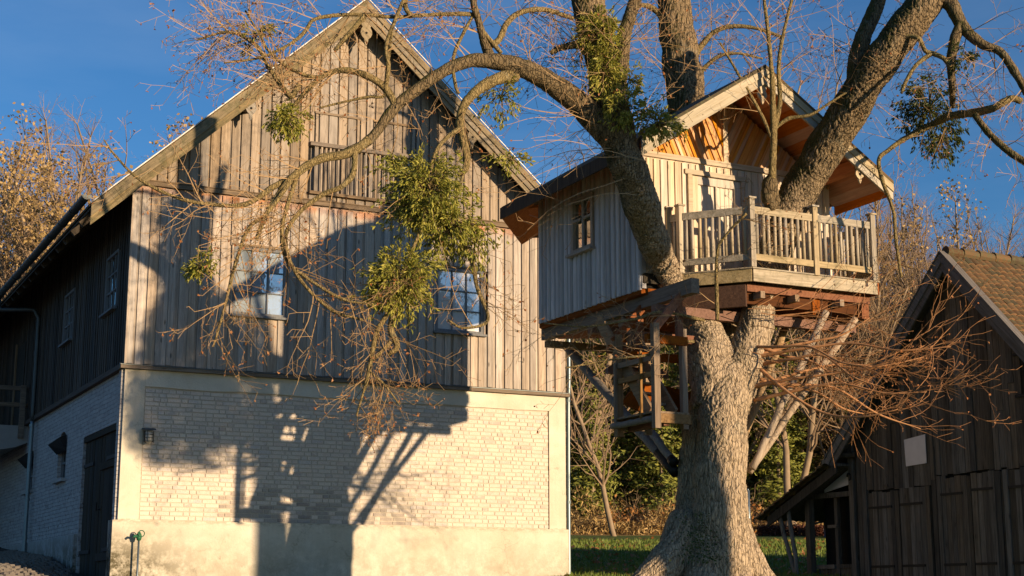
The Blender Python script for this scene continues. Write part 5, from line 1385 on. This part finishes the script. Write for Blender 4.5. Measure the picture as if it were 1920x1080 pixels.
from_limb(tw, 'L', 22, .55, .9, 1.5, .011, 2, (-.2, -.5, -.1))
from_limb(tw, 'R', 10, .55, .95, 1.3, .010, 2, (-.2, -.3, .1))
from_limb(tw, 'B', 20, .6, .98, 1.6, .011, 2, (.3, -.2, .1))
# long thin whips passing in front of the gap between barn and tree house
for k in range(9):
    p = at(1180 + rng.normal(0, 25), 300 + rng.normal(0, 60), 21.4) - TL
    tw.grow(p, np.array([-1, -.2, rng.uniform(-.35, .25)]), rng.uniform(1.4, 2.3), .009, 2, kids=4)
tw.mb.build('twigs', M['twig'], TREE, kind='stuff')
ts = Twigs()
for key in suck:
    P_ = limbs[key]; e_ = P_[-1][:3]; d_ = P_[-1][:3] - P_[-2][:3]
    for _ in range(2): ts.grow(P_[-2][:3] * .3 + e_ * .7, d_ + rng.normal(0, .15, 3), rng.uniform(.5, .9), .005, 1, droop=.05, kids=4, spread=.5, wander=.35)
    from_limb(ts, key, 4, .25, 1, 1.3, .0065, 2, (.7, -.1, .1), droop=.05, kids=3, spread=.5, wander=.35)
for k in range(10):
    p = at(1405 + rng.uniform(-10, 60), 560 + rng.uniform(0, 180), 22.9) - TL
    ts.grow(p, np.array([1, rng.uniform(-.6, .4), rng.uniform(-.25, .35)]), rng.uniform(1.6, 2.9), .008, 2, droop=-.03, kids=3, spread=.5, wander=.35)
ts.mb.build('young_twigs', M['twig_red'], TREE, kind='stuff')
# withered leaves and seed bracts still on the twigs
lf = MB()
tips = [t for t in tw.tips if rng.random() < .26] + [t for t in ts.tips if rng.random() < .34]
for p, d in tips:
    for _ in range(1 + int(rng.random() * 1.5)):
        a = rng.normal(0, 1, 3); a[2] -= 1.2; a /= np.linalg.norm(a); b_ = np.cross(a, rng.normal(0, 1, 3)); b_ /= np.linalg.norm(b_)
        L = rng.uniform(.025, .055); w = L * .35; c = np.cross(a, b_) * L * .2
        lf.add([p, p + a * L * .5 + b_ * w + c, p + a * L, p + a * L * .5 - b_ * w + c], [(0, 1, 2), (0, 2, 3)])
lf.build('withered_leaves', M['dead'], TREE, kind='stuff')
print('twig verts', tw.mb.n, ts.mb.n, 'leaves', lf.n)

# ------------------------------------------------------------------ mistletoe
def mistletoe(x, y, d, rx, ry, n, label, hang=.5, mat='mistle', dens=1.0, name='mistletoe'):
    c = at(x, y, d); s_ = d / FPX; R = np.array([rx * s_, (rx + ry) / 2 * s_ * .9, ry * s_])
    T_ = thing(name, label, 'mistletoe', tuple(c), 0, 'mistletoe clumps growing in the linden tree')
    st = MB(); lv = MB()
    R = R * [1.12, 1.0, 1.12]
    for _ in range(max(10, int(n / 9))):                    # forking strands that arch out and hang down
        v = rng.normal(0, 1, 3); v /= np.linalg.norm(v)
        lob = .70 + .55 * noise.noise(Vector(v * 2.6 + c)) + .28 * rng.random() ** 2
        tip = v * R * lob; tip[2] -= hang * R[2] * .35 * rng.random() ** 1.5
        mid = tip * .55 + np.array([0, 0, R[2] * .22]) + rng.normal(0, .06, 3) * R
        t_ = np.linspace(0, 1, 6)[:, None]
        P = (1 - t_) ** 2 * np.zeros(3) + 2 * t_ * (1 - t_) * mid + t_ ** 2 * tip
        st.tube(P, [.009, .007, .005, .004, .003, .0025], 3, cap=False)
        Ls = np.linalg.norm(tip - mid) + .1
        for k in range(int(6 + 10 * rng.random())):
            t = .42 + .58 * rng.random() ** .7
            q = (1 - t) ** 2 * 0 + 2 * t * (1 - t) * mid + t * t * tip + rng.normal(0, .035, 3)
            dd = 2 * (1 - t) * mid + 2 * t * (tip - mid); dd = dd / (np.linalg.norm(dd) + 1e-9) + np.array([0, 0, -hang * .9])
            for sgn in (-1, 1):
                a = dd + rng.normal(0, .55, 3); a /= np.linalg.norm(a); b_ = np.cross(a, rng.normal(0, 1, 3)); b_ /= np.linalg.norm(b_) + 1e-9
                L = rng.uniform(.045, .10); w = L * rng.uniform(.12, .2); nn = np.cross(a, b_) * L * .14
                lv.add([q, q + a * L * .55 + b_ * w + nn, q + a * L, q + a * L * .55 - b_ * w + nn], [(0, 1, 2), (0, 2, 3)])
    st.build('stems', M['branch'], T_, kind='stuff'); lv.build('leaves', M[mat], T_, kind='stuff')
mistletoe(798, 368, 20.0, 88, 92, 2300, 'largest round mistletoe clump, hanging before the right part of the barn hatch')
mistletoe(842, 430, 20.1, 78, 62, 750, 'loose trailing mistletoe just above the right barn window', .8)
mistletoe(750, 530, 19.8, 80, 70, 1500, 'bushy mistletoe beside the left edge of the right barn window')
mistletoe(890, 455, 20.2, 48, 80, 260, 'thin trailing mistletoe sprays right of the largest clump', .9)
mistletoe(535, 226, 20.0, 40, 38, 420, 'small round mistletoe high on the left part of the barn gable')
mistletoe(375, 503, 19.5, 34, 26, 230, 'small mistletoe left of the left barn window')
mistletoe(735, 300, 20.2, 20, 14, 40, 'tiny mistletoe tuft on the bend of the arching limb')
mistletoe(1122, 70, 21.25, 50, 62, 1000, 'dense mistletoe wrapped round the upper left trunk at the top edge', .3)
mistletoe(1132, 135, 21.2, 44, 55, 700, 'mistletoe on the left trunk just above the arching limb', .4)
mistletoe(1170, 205, 21.1, 52, 48, 420, 'thinner mistletoe where the arching limb leaves the trunk', .4, 'mistle')
mistletoe(1232, 235, 21.3, 62, 34, 420, 'yellowish mistletoe left of the tree house gable', .4)
mistletoe(1180, 150, 21.4, 34, 34, 130, 'loose mistletoe right of the upper left trunk', .4)
mistletoe(940, 182, 20.8, 52, 46, 190, 'sparse mistletoe hanging under the arching limb', 1.0)
mistletoe(958, 298, 20.6, 40, 20, 110, 'sparse mistletoe in front of the lower right barn eave', .6)
mistletoe(1742, 205, 23.6, 82, 78, 950, 'big open mistletoe hanging against the sky at the right', .9, 'mistle_dk')
mistletoe(1765, 262, 23.7, 55, 45, 300, 'lower trailing part of mistletoe above the old plank barn ridge', 1.0, 'mistle_dk')
mistletoe(1812, 110, 21.8, 30, 30, 80, 'tiny sparse mistletoe near the upper right edge', .8, 'mistle_dk')
mistletoe(480, 70, 19.9, 40, 60, 90, 'wispy mistletoe left of the barn ridge against the sky', .5)
# ivy at the foot
iv = MB()
for _ in range(420):
    x = 1308 + rng.normal(0, 22) ; y = 960 + rng.random() ** .7 * 95; x += (y - 960) * .12
    p = at(x, y, 22.58 + rng.normal(0, .05) - max(0, (y - 990)) * .0028)
    a = rng.normal(0, 1, 3); a[2] -= .6; a /= np.linalg.norm(a); b_ = np.cross(a, np.array([0, -1, .2]) + rng.normal(0, .3, 3)); b_ /= np.linalg.norm(b_)
    L = rng.uniform(.02, .04); iv.add([p, p + a * L * .5 + b_ * L * .4, p + a * L, p + a * L * .5 - b_ * L * .4], [(0, 1, 2, 3)])
io = iv.build('ivy', M['mistle_dk'], None); tag(io, 'patch of small ivy leaves climbing the foot of the linden trunk', 'ivy')

# ================================================================== WOOD, HEDGE AND HUT IN THE BACKGROUND
def tube_lists(tw): return tw.mb
def bare_tree(seed, H, stems=1, lean=0, spread=.55):
    global rng
    keep = rng; rng = np.random.default_rng(seed)
    tr = MB(); tw = Twigs(3)
    for s_ in range(stems):
        d = np.array([lean + rng.normal(0, .10) * (1 + stems), rng.normal(0, .06), 1.]); d /= np.linalg.norm(d)
        p = np.array([rng.normal(0, .3) * (stems > 1), rng.normal(0, .3) * (stems > 1), -.6]); n = 14; pts = [p]; r0 = H * .0095 * (1 if stems == 1 else .75); rad = [r0]
        for i in range(n):
            t = (i + 1) / n
            d = d + rng.normal(0, .075, 3) * [1, 1, .2] + np.array([0, 0, .02]); d /= np.linalg.norm(d); p = p + d * H / n; pts.append(p); rad.append(r0 * (1 - .85 * t) + .012)
            if t > .16:
                for _ in range(3 + (t > .4) * 2):
                    v = rng.normal(0, 1, 3); v[2] *= .3; v /= np.linalg.norm(v)
                    tw.grow(p, d * .9 + v * spread * 1.3, H * .30 * (1.2 - t) * rng.uniform(.6, 1.2), r0 * .38 * (1.1 - t) + .012, 2, droop=.12, wander=.22, seg=.5, kids=6, spread=.75, ratio=.52)
        tr.tube(pts, rad, 7)
    tm, cm = tr.mesh('trunk'), tw.mb.mesh('crown')
    tm.materials.append(M['trunk_bg']); cm.materials.append(M['twig_bg'])
    tm.polygons.foreach_set('use_smooth', [True] * len(tm.polygons))
    rng = keep
    return tm, cm
def conifer(seed, H):
    global rng
    keep = rng; rng = np.random.default_rng(seed)
    tr = MB(); tr.tube([(0, 0, -.6), (0, 0, H * .5), (0, 0, H)], [H * .013, H * .008, .02], 7)
    cr = MB(); z = H * .12
    while z < H * .99:
        R = (H - z) * .20 + .25; nb = 7
        for k in range(nb):
            a = rng.random() * 6.28; ra = R * rng.uniform(.6, 1.1); droop = -.25 - .25 * rng.random()
            dx, dy = math.cos(a), math.sin(a)
            m_ = max(3, int(ra / .22))
            for i in range(m_):
                t = (i + .5) / m_; c = np.array([dx * ra * t, dy * ra * t, z + droop * ra * t * (1.2 - t * .5)])
                for _ in range(3):
                    u = rng.normal(0, 1, 3); u[2] = u[2] * .4 - .3; u /= np.linalg.norm(u); w = np.cross(u, (dx, dy, .5)); w /= np.linalg.norm(w) + 1e-9
                    L = rng.uniform(.25, .5) * (1.1 - .4 * t)
                    cr.add([c, c + u * L * .6 + w * L * .18, c + u * L, c + u * L * .6 - w * L * .18], [(0, 1, 2, 3)])
        z += .38
    tm, cm = tr.mesh('trunk'), cr.mesh('crown'); tm.materials.append(M['trunk_bg']); cm.materials.append(M['needle']); rng = keep
    return tm, cm
def bush(seed, R, mat, n=500):
    global rng
    keep = rng; rng = np.random.default_rng(seed); b = MB(); tw = Twigs(3)
    for _ in range(14):
        v = rng.normal(0, 1, 3); v[2] = abs(v[2]) + .4; tw.grow(np.array([rng.normal(0, .25), rng.normal(0, .25), -.1]), v, R * rng.uniform(.6, 1.1), .02, 2, droop=.02, seg=.3, kids=5)
    for _ in range(n):
        v = rng.normal(0, 1, 3); v /= np.linalg.norm(v); c = v * R * rng.random() ** .5 * (.8 + .4 * noise.noise(Vector(v * 2))); c[2] = abs(c[2]) * .9
        u = rng.normal(0, 1, 3); u /= np.linalg.norm(u); w = np.cross(u, rng.normal(0, 1, 3)); w /= np.linalg.norm(w); L = rng.uniform(.07, .16)
        b.add([c, c + u * L * .5 + w * L * .4, c + u * L, c + u * L * .5 - w * L * .4], [(0, 1, 2, 3)])
    a, c = tw.mb.mesh('stems'), b.mesh('foliage'); a.materials.append(M['twig_bg']); c.materials.append(M[mat]); rng = keep
    return a, c
BT = [bare_tree(11, 15, 1), bare_tree(12, 17, 2), bare_tree(13, 14, 1, .1), bare_tree(14, 16, 3), bare_tree(15, 13, 1, -.08, .8)]
def withered(seed, H, base):
    global rng
    keep = rng
    tm, cm = bare_tree(seed, H, base)
    rng = np.random.default_rng(seed + 100); n = len(cm.vertices); co = np.empty(n * 3); cm.vertices.foreach_get('co', co); co = co.reshape(-1, 3)
    V = []
    for q in co[rng.integers(0, n, 3000)]:
        if q[2] < H * .15: continue
        u = rng.normal(0, 1, 3); u /= np.linalg.norm(u); w = np.cross(u, rng.normal(0, 1, 3)); w /= np.linalg.norm(w); L = rng.uniform(.07, .17); c = q + rng.normal(0, .15, 3)
        V += [c, c + u * L * .5 + w * L * .4, c + u * L, c + u * L * .5 - w * L * .4]
    b = MB(); b.v.append(np.array(V)); b.n = len(V); b.f = [(i, i + 1, i + 2, i + 3) for i in range(0, len(V), 4)]
    fm = b.mesh('leaves'); fm.materials.append(M['brush']); rng = keep
    return tm, cm, fm
WT = [withered(41, 13, 1), withered(42, 15, 2), withered(43, 11, 1)]
CT = [conifer(21, 15), conifer(22, 12), conifer(23, 18)]
BU = [bush(31, 1.6, 'beech'), bush(32, 1.3, 'brush'), bush(33, 2.0, 'needle', 700)]
def place(proto, name, parts, x, y, s, label, cat, group, kinds=(None, None)):
    t = thing(name, label, cat, (x, y, ground_z(x, y) - .05), rng.random() * 6.28, group); t.scale = (s * rng.uniform(.9, 1.1),) * 2 + (s,)
    for me, nm, kd in zip(proto, parts, kinds):
        o = link(nm, me, t)
        if kd: o['kind'] = kd
ORD = ['first', 'second', 'third', 'fourth', 'fifth', 'sixth', 'seventh', 'eighth', 'ninth', 'tenth', 'eleventh', 'twelfth', 'thirteenth', 'fourteenth', 'fifteenth', 'sixteenth', 'seventeenth', 'eighteenth', 'nineteenth', 'twentieth', 'twenty-first', 'twenty-second', 'twenty-third', 'twenty-fourth', 'twenty-fifth', 'twenty-sixth']
def wring(n, x0, x1, y0, y1, smin, smax, label, group):
    for i in range(n):
        px = x0 + (x1 - x0) * (i + rng.random()) / n; y = rng.uniform(y0, y1)
        place(WT[int(rng.integers(3))], 'withered_tree', ('trunk', 'crown', 'leaves'), px_to_x(px, y), y, rng.uniform(smin, smax), ORD[i] + ' from the left of the ' + label, 'tree', group, (None, None, 'stuff'))
def px_to_x(px, y): return (px - 960) / FPX * y * .985
wood = lambda pr, px, y, s, l, c, g, n='bare_tree': place(pr, n, ('trunk', 'crown'), px_to_x(px, y), y, s, l, c, g)
# nearest trees at the edge of the meadow, told apart by where they stand
for px, y, k, s, l in ((1160, 61, 4, .95, 'crooked bare tree at the meadow edge under the stair landing'),
                       (1105, 66, 0, 1.1, 'bare tree just right of the barn corner at the meadow edge'),
                       (1460, 64, 1, 1.15, 'pale twin-stemmed bare tree right of the linden trunk'),
                       (1490, 68, 2, 1.2, 'leaning pale bare tree behind the balcony braces'),
                       (1225, 70, 0, 1.05, 'slender bare tree left of the linden trunk')):
    wood(BT[k], px, y, s, l, 'tree', 'bare trees at the edge of the meadow')
def ring(n, x0, x1, y0, y1, protos, smin, smax, label, cat, group, name, ordered=False):
    for i in range(n):
        px = x0 + (x1 - x0) * (i + rng.random()) / n; y = rng.uniform(y0, y1)
        wood(protos[int(rng.integers(len(protos)))], px, y, rng.uniform(smin, smax), (ORD[i] + ' from the left of the ' + label) if ordered else label, cat, group, name)
ring(30, 1030, 1680, 69, 84, BT, .85, 1.15, 'bare tree in the wood seen beneath the tree house', 'tree', 'bare trees beneath and behind the tree house', 'bare_tree')
ring(24, 1030, 1500, 64.5, 70, CT, .5, .95, 'dark green conifer in the wood between the barn and the linden', 'conifer', 'conifers behind the linden', 'conifer')
ring(8, 1450, 1700, 67, 76, CT, .45, .7, 'low conifer in the wood right of the linden', 'conifer', 'low conifers right of the linden', 'conifer')
ring(26, 1600, 2000, 66, 84, BT, .8, 1.05, 'tall bare trees against the sky behind the plank barn', 'tree', 'bare trees behind the plank barn', 'bare_tree', True)
ring(20, 960, 1960, 90, 112, BT, .8, 1.05, 'bare tree higher up the wooded slope', 'tree', 'bare trees up the slope', 'bare_tree')
wring(16, -60, 230, 56, 68, .95, 1.2, 'golden leaved trees beyond the barn gutter', 'golden trees left of the barn')
wring(14, 1050, 1700, 66, 74, .7, 1.1, 'golden leaved trees behind the linden trunk', 'golden trees behind the linden')
ring(20, -70, 235, 56, 70, BT, .85, 1.08, 'bare trees on the slope beyond the barn gutter', 'tree', 'bare trees left of the barn', 'bare_tree', True)
ring(12, -80, 230, 60, 72, CT[:2], .8, 1.0, 'dark conifers on the slope beyond the barn gutter', 'conifer', 'conifers left of the barn', 'conifer', True)
def bushes(n, x0, x1, y0, y1, k, smin, smax, label, group):
    for i in range(n):
        px = x0 + (x1 - x0) * (i + rng.random()) / n; y = rng.uniform(y0, y1)
        place(BU[k], 'bush', ('stems', 'foliage'), px_to_x(px, y), y, rng.uniform(smin, smax), label, 'bush', group, ('stuff', 'stuff'))
bushes(30, 1050, 1700, 64.2, 68, 1, .8, 1.3, 'dry straw coloured bush along the meadow edge', 'dry bushes along the meadow edge')
bushes(20, 1120, 1660, 64.5, 70, 0, .8, 1.5, 'russet leaved beech bush in the wood', 'russet bushes in the wood')
bushes(18, 1040, 1560, 66, 74, 2, .7, 1.5, 'green evergreen bush in the wood', 'evergreen bushes in the wood')
bushes(30, -80, 240, 58, 74, 1, 1.4, 2.6, 'ochre undergrowth bush left of the barn', 'ochre bushes left of the barn')
# clipped red hedge at the end of the lawn
hd = MB(); hx0, hx1 = px_to_x(1425, 61.5), px_to_x(1660, 61.5)
for _ in range(6000):
    x = rng.uniform(hx0, hx1); y = 61.8 + rng.uniform(-.35, .35); z_ = ground_z(x, 61.5) + rng.random() * .42
    u = rng.normal(0, 1, 3); u /= np.linalg.norm(u); w = np.cross(u, rng.normal(0, 1, 3)); w /= np.linalg.norm(w); L = .09; c = np.array([x, y, z_])
    hd.add([c, c + u * L * .5 + w * L * .35, c + u * L, c + u * L * .5 - w * L * .35], [(0, 1, 2, 3)])
tag(hd.build('hedge', M['hedge'], None), 'low dark red clipped hedge at the far end of the lawn', 'hedge')
# small blue hut
HX, HY = px_to_x(1592, 58), 58; HZ = ground_z(HX, HY)
HT = thing('hut', 'small distant hut with blue walls and a dark low roof behind the lean-to', 'hut', (HX, HY, HZ), 0)
m = MB(); m.box(-.55, 1.6, 0, 1.8, -.3, .85); m.build('wall', M['blue'], HT)
m = MB(); m.hexa([(-1.0, -.3, .55), (2.2, -.3, 1.35), (2.2, 2.1, 1.35), (-1.0, 2.1, .55), (-1.0, -.3, .63), (2.2, -.3, 1.45), (2.2, 2.1, 1.45), (-1.0, 2.1, .63)]); m.build('roof', M['door_wood'], HT)
m = MB(); m.box(.2, .75, -.03, -.002, .25, .7); m.build('window', M['glass'], HT)
# thin metal post beside the trunk
PO = MB(); pp = at(1404, 985, 46); gz = ground_z(pp[0], pp[1]); PO.tube([(pp[0], pp[1], gz - .1), (pp[0], pp[1], gz + 1.75)], .06, 10)
PO.tube([(pp[0], pp[1], gz + 1.75), (pp[0], pp[1], gz + 1.80)], [.04, .03], 10)
tag(PO.build('metal_post', M['zinc'], None, True), 'thin blue grey metal post just right of the linden trunk', 'post')
# grass blades on the near lawn
gb = MB(); V = []; 
for _ in range(26000):
    y = 21 + 34 * rng.random() ** 1.3; px = rng.uniform(1060, 1660); x = px_to_x(px, y)
    z_ = ground_z(x, y); h = rng.uniform(.03, .07) * (1 + y / 60); a = rng.random() * 6.28; w = .004 + .0003 * y; lx, ly = rng.normal(0, .02, 2)
    V += [(x - w * math.cos(a), y - w * math.sin(a), z_), (x + w * math.cos(a), y + w * math.sin(a), z_), (x + lx, y + ly, z_ + h)]
gb.v.append(np.array(V)); gb.n = len(V); gb.f = [(i, i + 1, i + 2) for i in range(0, len(V), 3)]
g = gb.build('grass', M['grass_blade'], None, kind='stuff'); g['label'] = 'short green grass of the lawn around the linden'; g['category'] = 'grass'

ug = MB(); V = []
for _ in range(42000):
    y = 63.3 + 26 * rng.random() ** 1.6; px = rng.uniform(1020, 1720); x = px_to_x(px, y)
    if y < 64.5 and px > 1410: continue
    z_ = ground_z(x, y) + rng.random() ** 1.6 * (.5 + 1.8 * max(0, noise.noise(Vector((x * .5, y * .5, 3))) + .3))
    u = rng.normal(0, 1, 3); u[2] += .8; u /= np.linalg.norm(u); w = np.cross(u, rng.normal(0, 1, 3)); w /= np.linalg.norm(w); L = rng.uniform(.1, .3); c = np.array([x, y, z_])
    V += [c - w * L * .12, c + w * L * .12, c + u * L]
ug.v.append(np.array(V)); ug.n = len(V); ug.f = [(i, i + 1, i + 2) for i in range(0, len(V), 3)]
g = ug.build('undergrowth', M['brush'], None, kind='stuff'); g['label'] = 'dry golden undergrowth on the floor of the wood'; g['category'] = 'undergrowth'
# an unseen evergreen added just outside the picture on the right; its stem and crown are shaped to shade the left half of the trunk and the barn front
def off_sun(u, t): return C0[0] + u * DR[0] + t * sd[0] / math.cos(SUN_EL), C0[1] + u * DR[1] + t * sd[1] / math.cos(SUN_EL)
ex, ey = off_sun(2.80, 22); gz = ground_z(ex, ey)
EV = thing('shade_evergreen', 'unseen evergreen added outside the picture on the right to shade the barn front', 'tree', (ex, ey, gz))
m = MB(); m.tube([(0, 0, -.2), (.02, .02, 4), (-.2, -.1, 7.5 - gz), (-.6, -.3, 9.2 - gz)], [.38, .32, .12, .03], 10); m.build('trunk', M['bark_limb'], EV, True)
lv = MB(); ccx, ccy = off_sun(1.42, 22)
for _ in range(26000):
    h = rng.random(); z_ = 4.95 + 4.3 * h; R_ = (1.5 * math.sin(math.pi * min(1, .2 + h * .8)) ** .6) * (1 - .35 * h)
    a = rng.random() * 6.28; r = R_ * rng.random() ** .5; v = Vector((math.cos(a) * r, math.sin(a) * r, z_))
    lat = 1.42 + (.643 * math.cos(a) + .766 * math.sin(a)) * r / .917
    if z_ > 9.3 - 1.5 * sstep(.7, 1.9, lat) : continue
    if noise.noise(v * 1.5) < -.27 or (h < .12 and noise.noise(v * 2.5) < .05): continue
    u = rng.normal(0, 1, 3); u /= np.linalg.norm(u); w = np.cross(u, rng.normal(0, 1, 3)); w /= np.linalg.norm(w); L = .13; c = np.array(v) + [ccx - ex, ccy - ey, -gz]
    lv.add([c, c + u * L * .5 + w * L * .3, c + u * L, c + u * L * .5 - w * L * .3], [(0, 1, 2, 3)])
lv.build('crown', M['needle'], EV, kind='stuff')
for bz in (5.4, 6.2, 7.0): m = MB(); m.tube([(0, 0, bz - .6 - gz), (ccx - ex, ccy - ey, bz - gz)], [.07, .02], 6); m.build('branch', M['bark_limb'], EV, True)

# fallen leaves on the lawn
fl = MB(); V = []
for _ in range(1300):
    y = 21 + 36 * rng.random(); px = rng.uniform(1060, 1660); x = px_to_x(px, y); z_ = ground_z(x, y) + .05
    a = rng.random() * 6.28; L = rng.uniform(.03, .06) * (1 + y / 90); c = np.array([x, y, z_]); u = np.array([math.cos(a), math.sin(a), rng.normal(0, .4)]); w = np.array([-math.sin(a), math.cos(a), rng.normal(0, .4)])
    V += [c - u * L, c - w * L * .6, c + u * L, c + w * L * .6]
fl.v.append(np.array(V)); fl.n = len(V); fl.f = [(i, i + 1, i + 2, i + 3) for i in range(0, len(V), 4)]
g = fl.build('fallen_leaves', M['dead'], None, kind='stuff'); g['label'] = 'brown fallen leaves scattered over the lawn'; g['category'] = 'leaves'
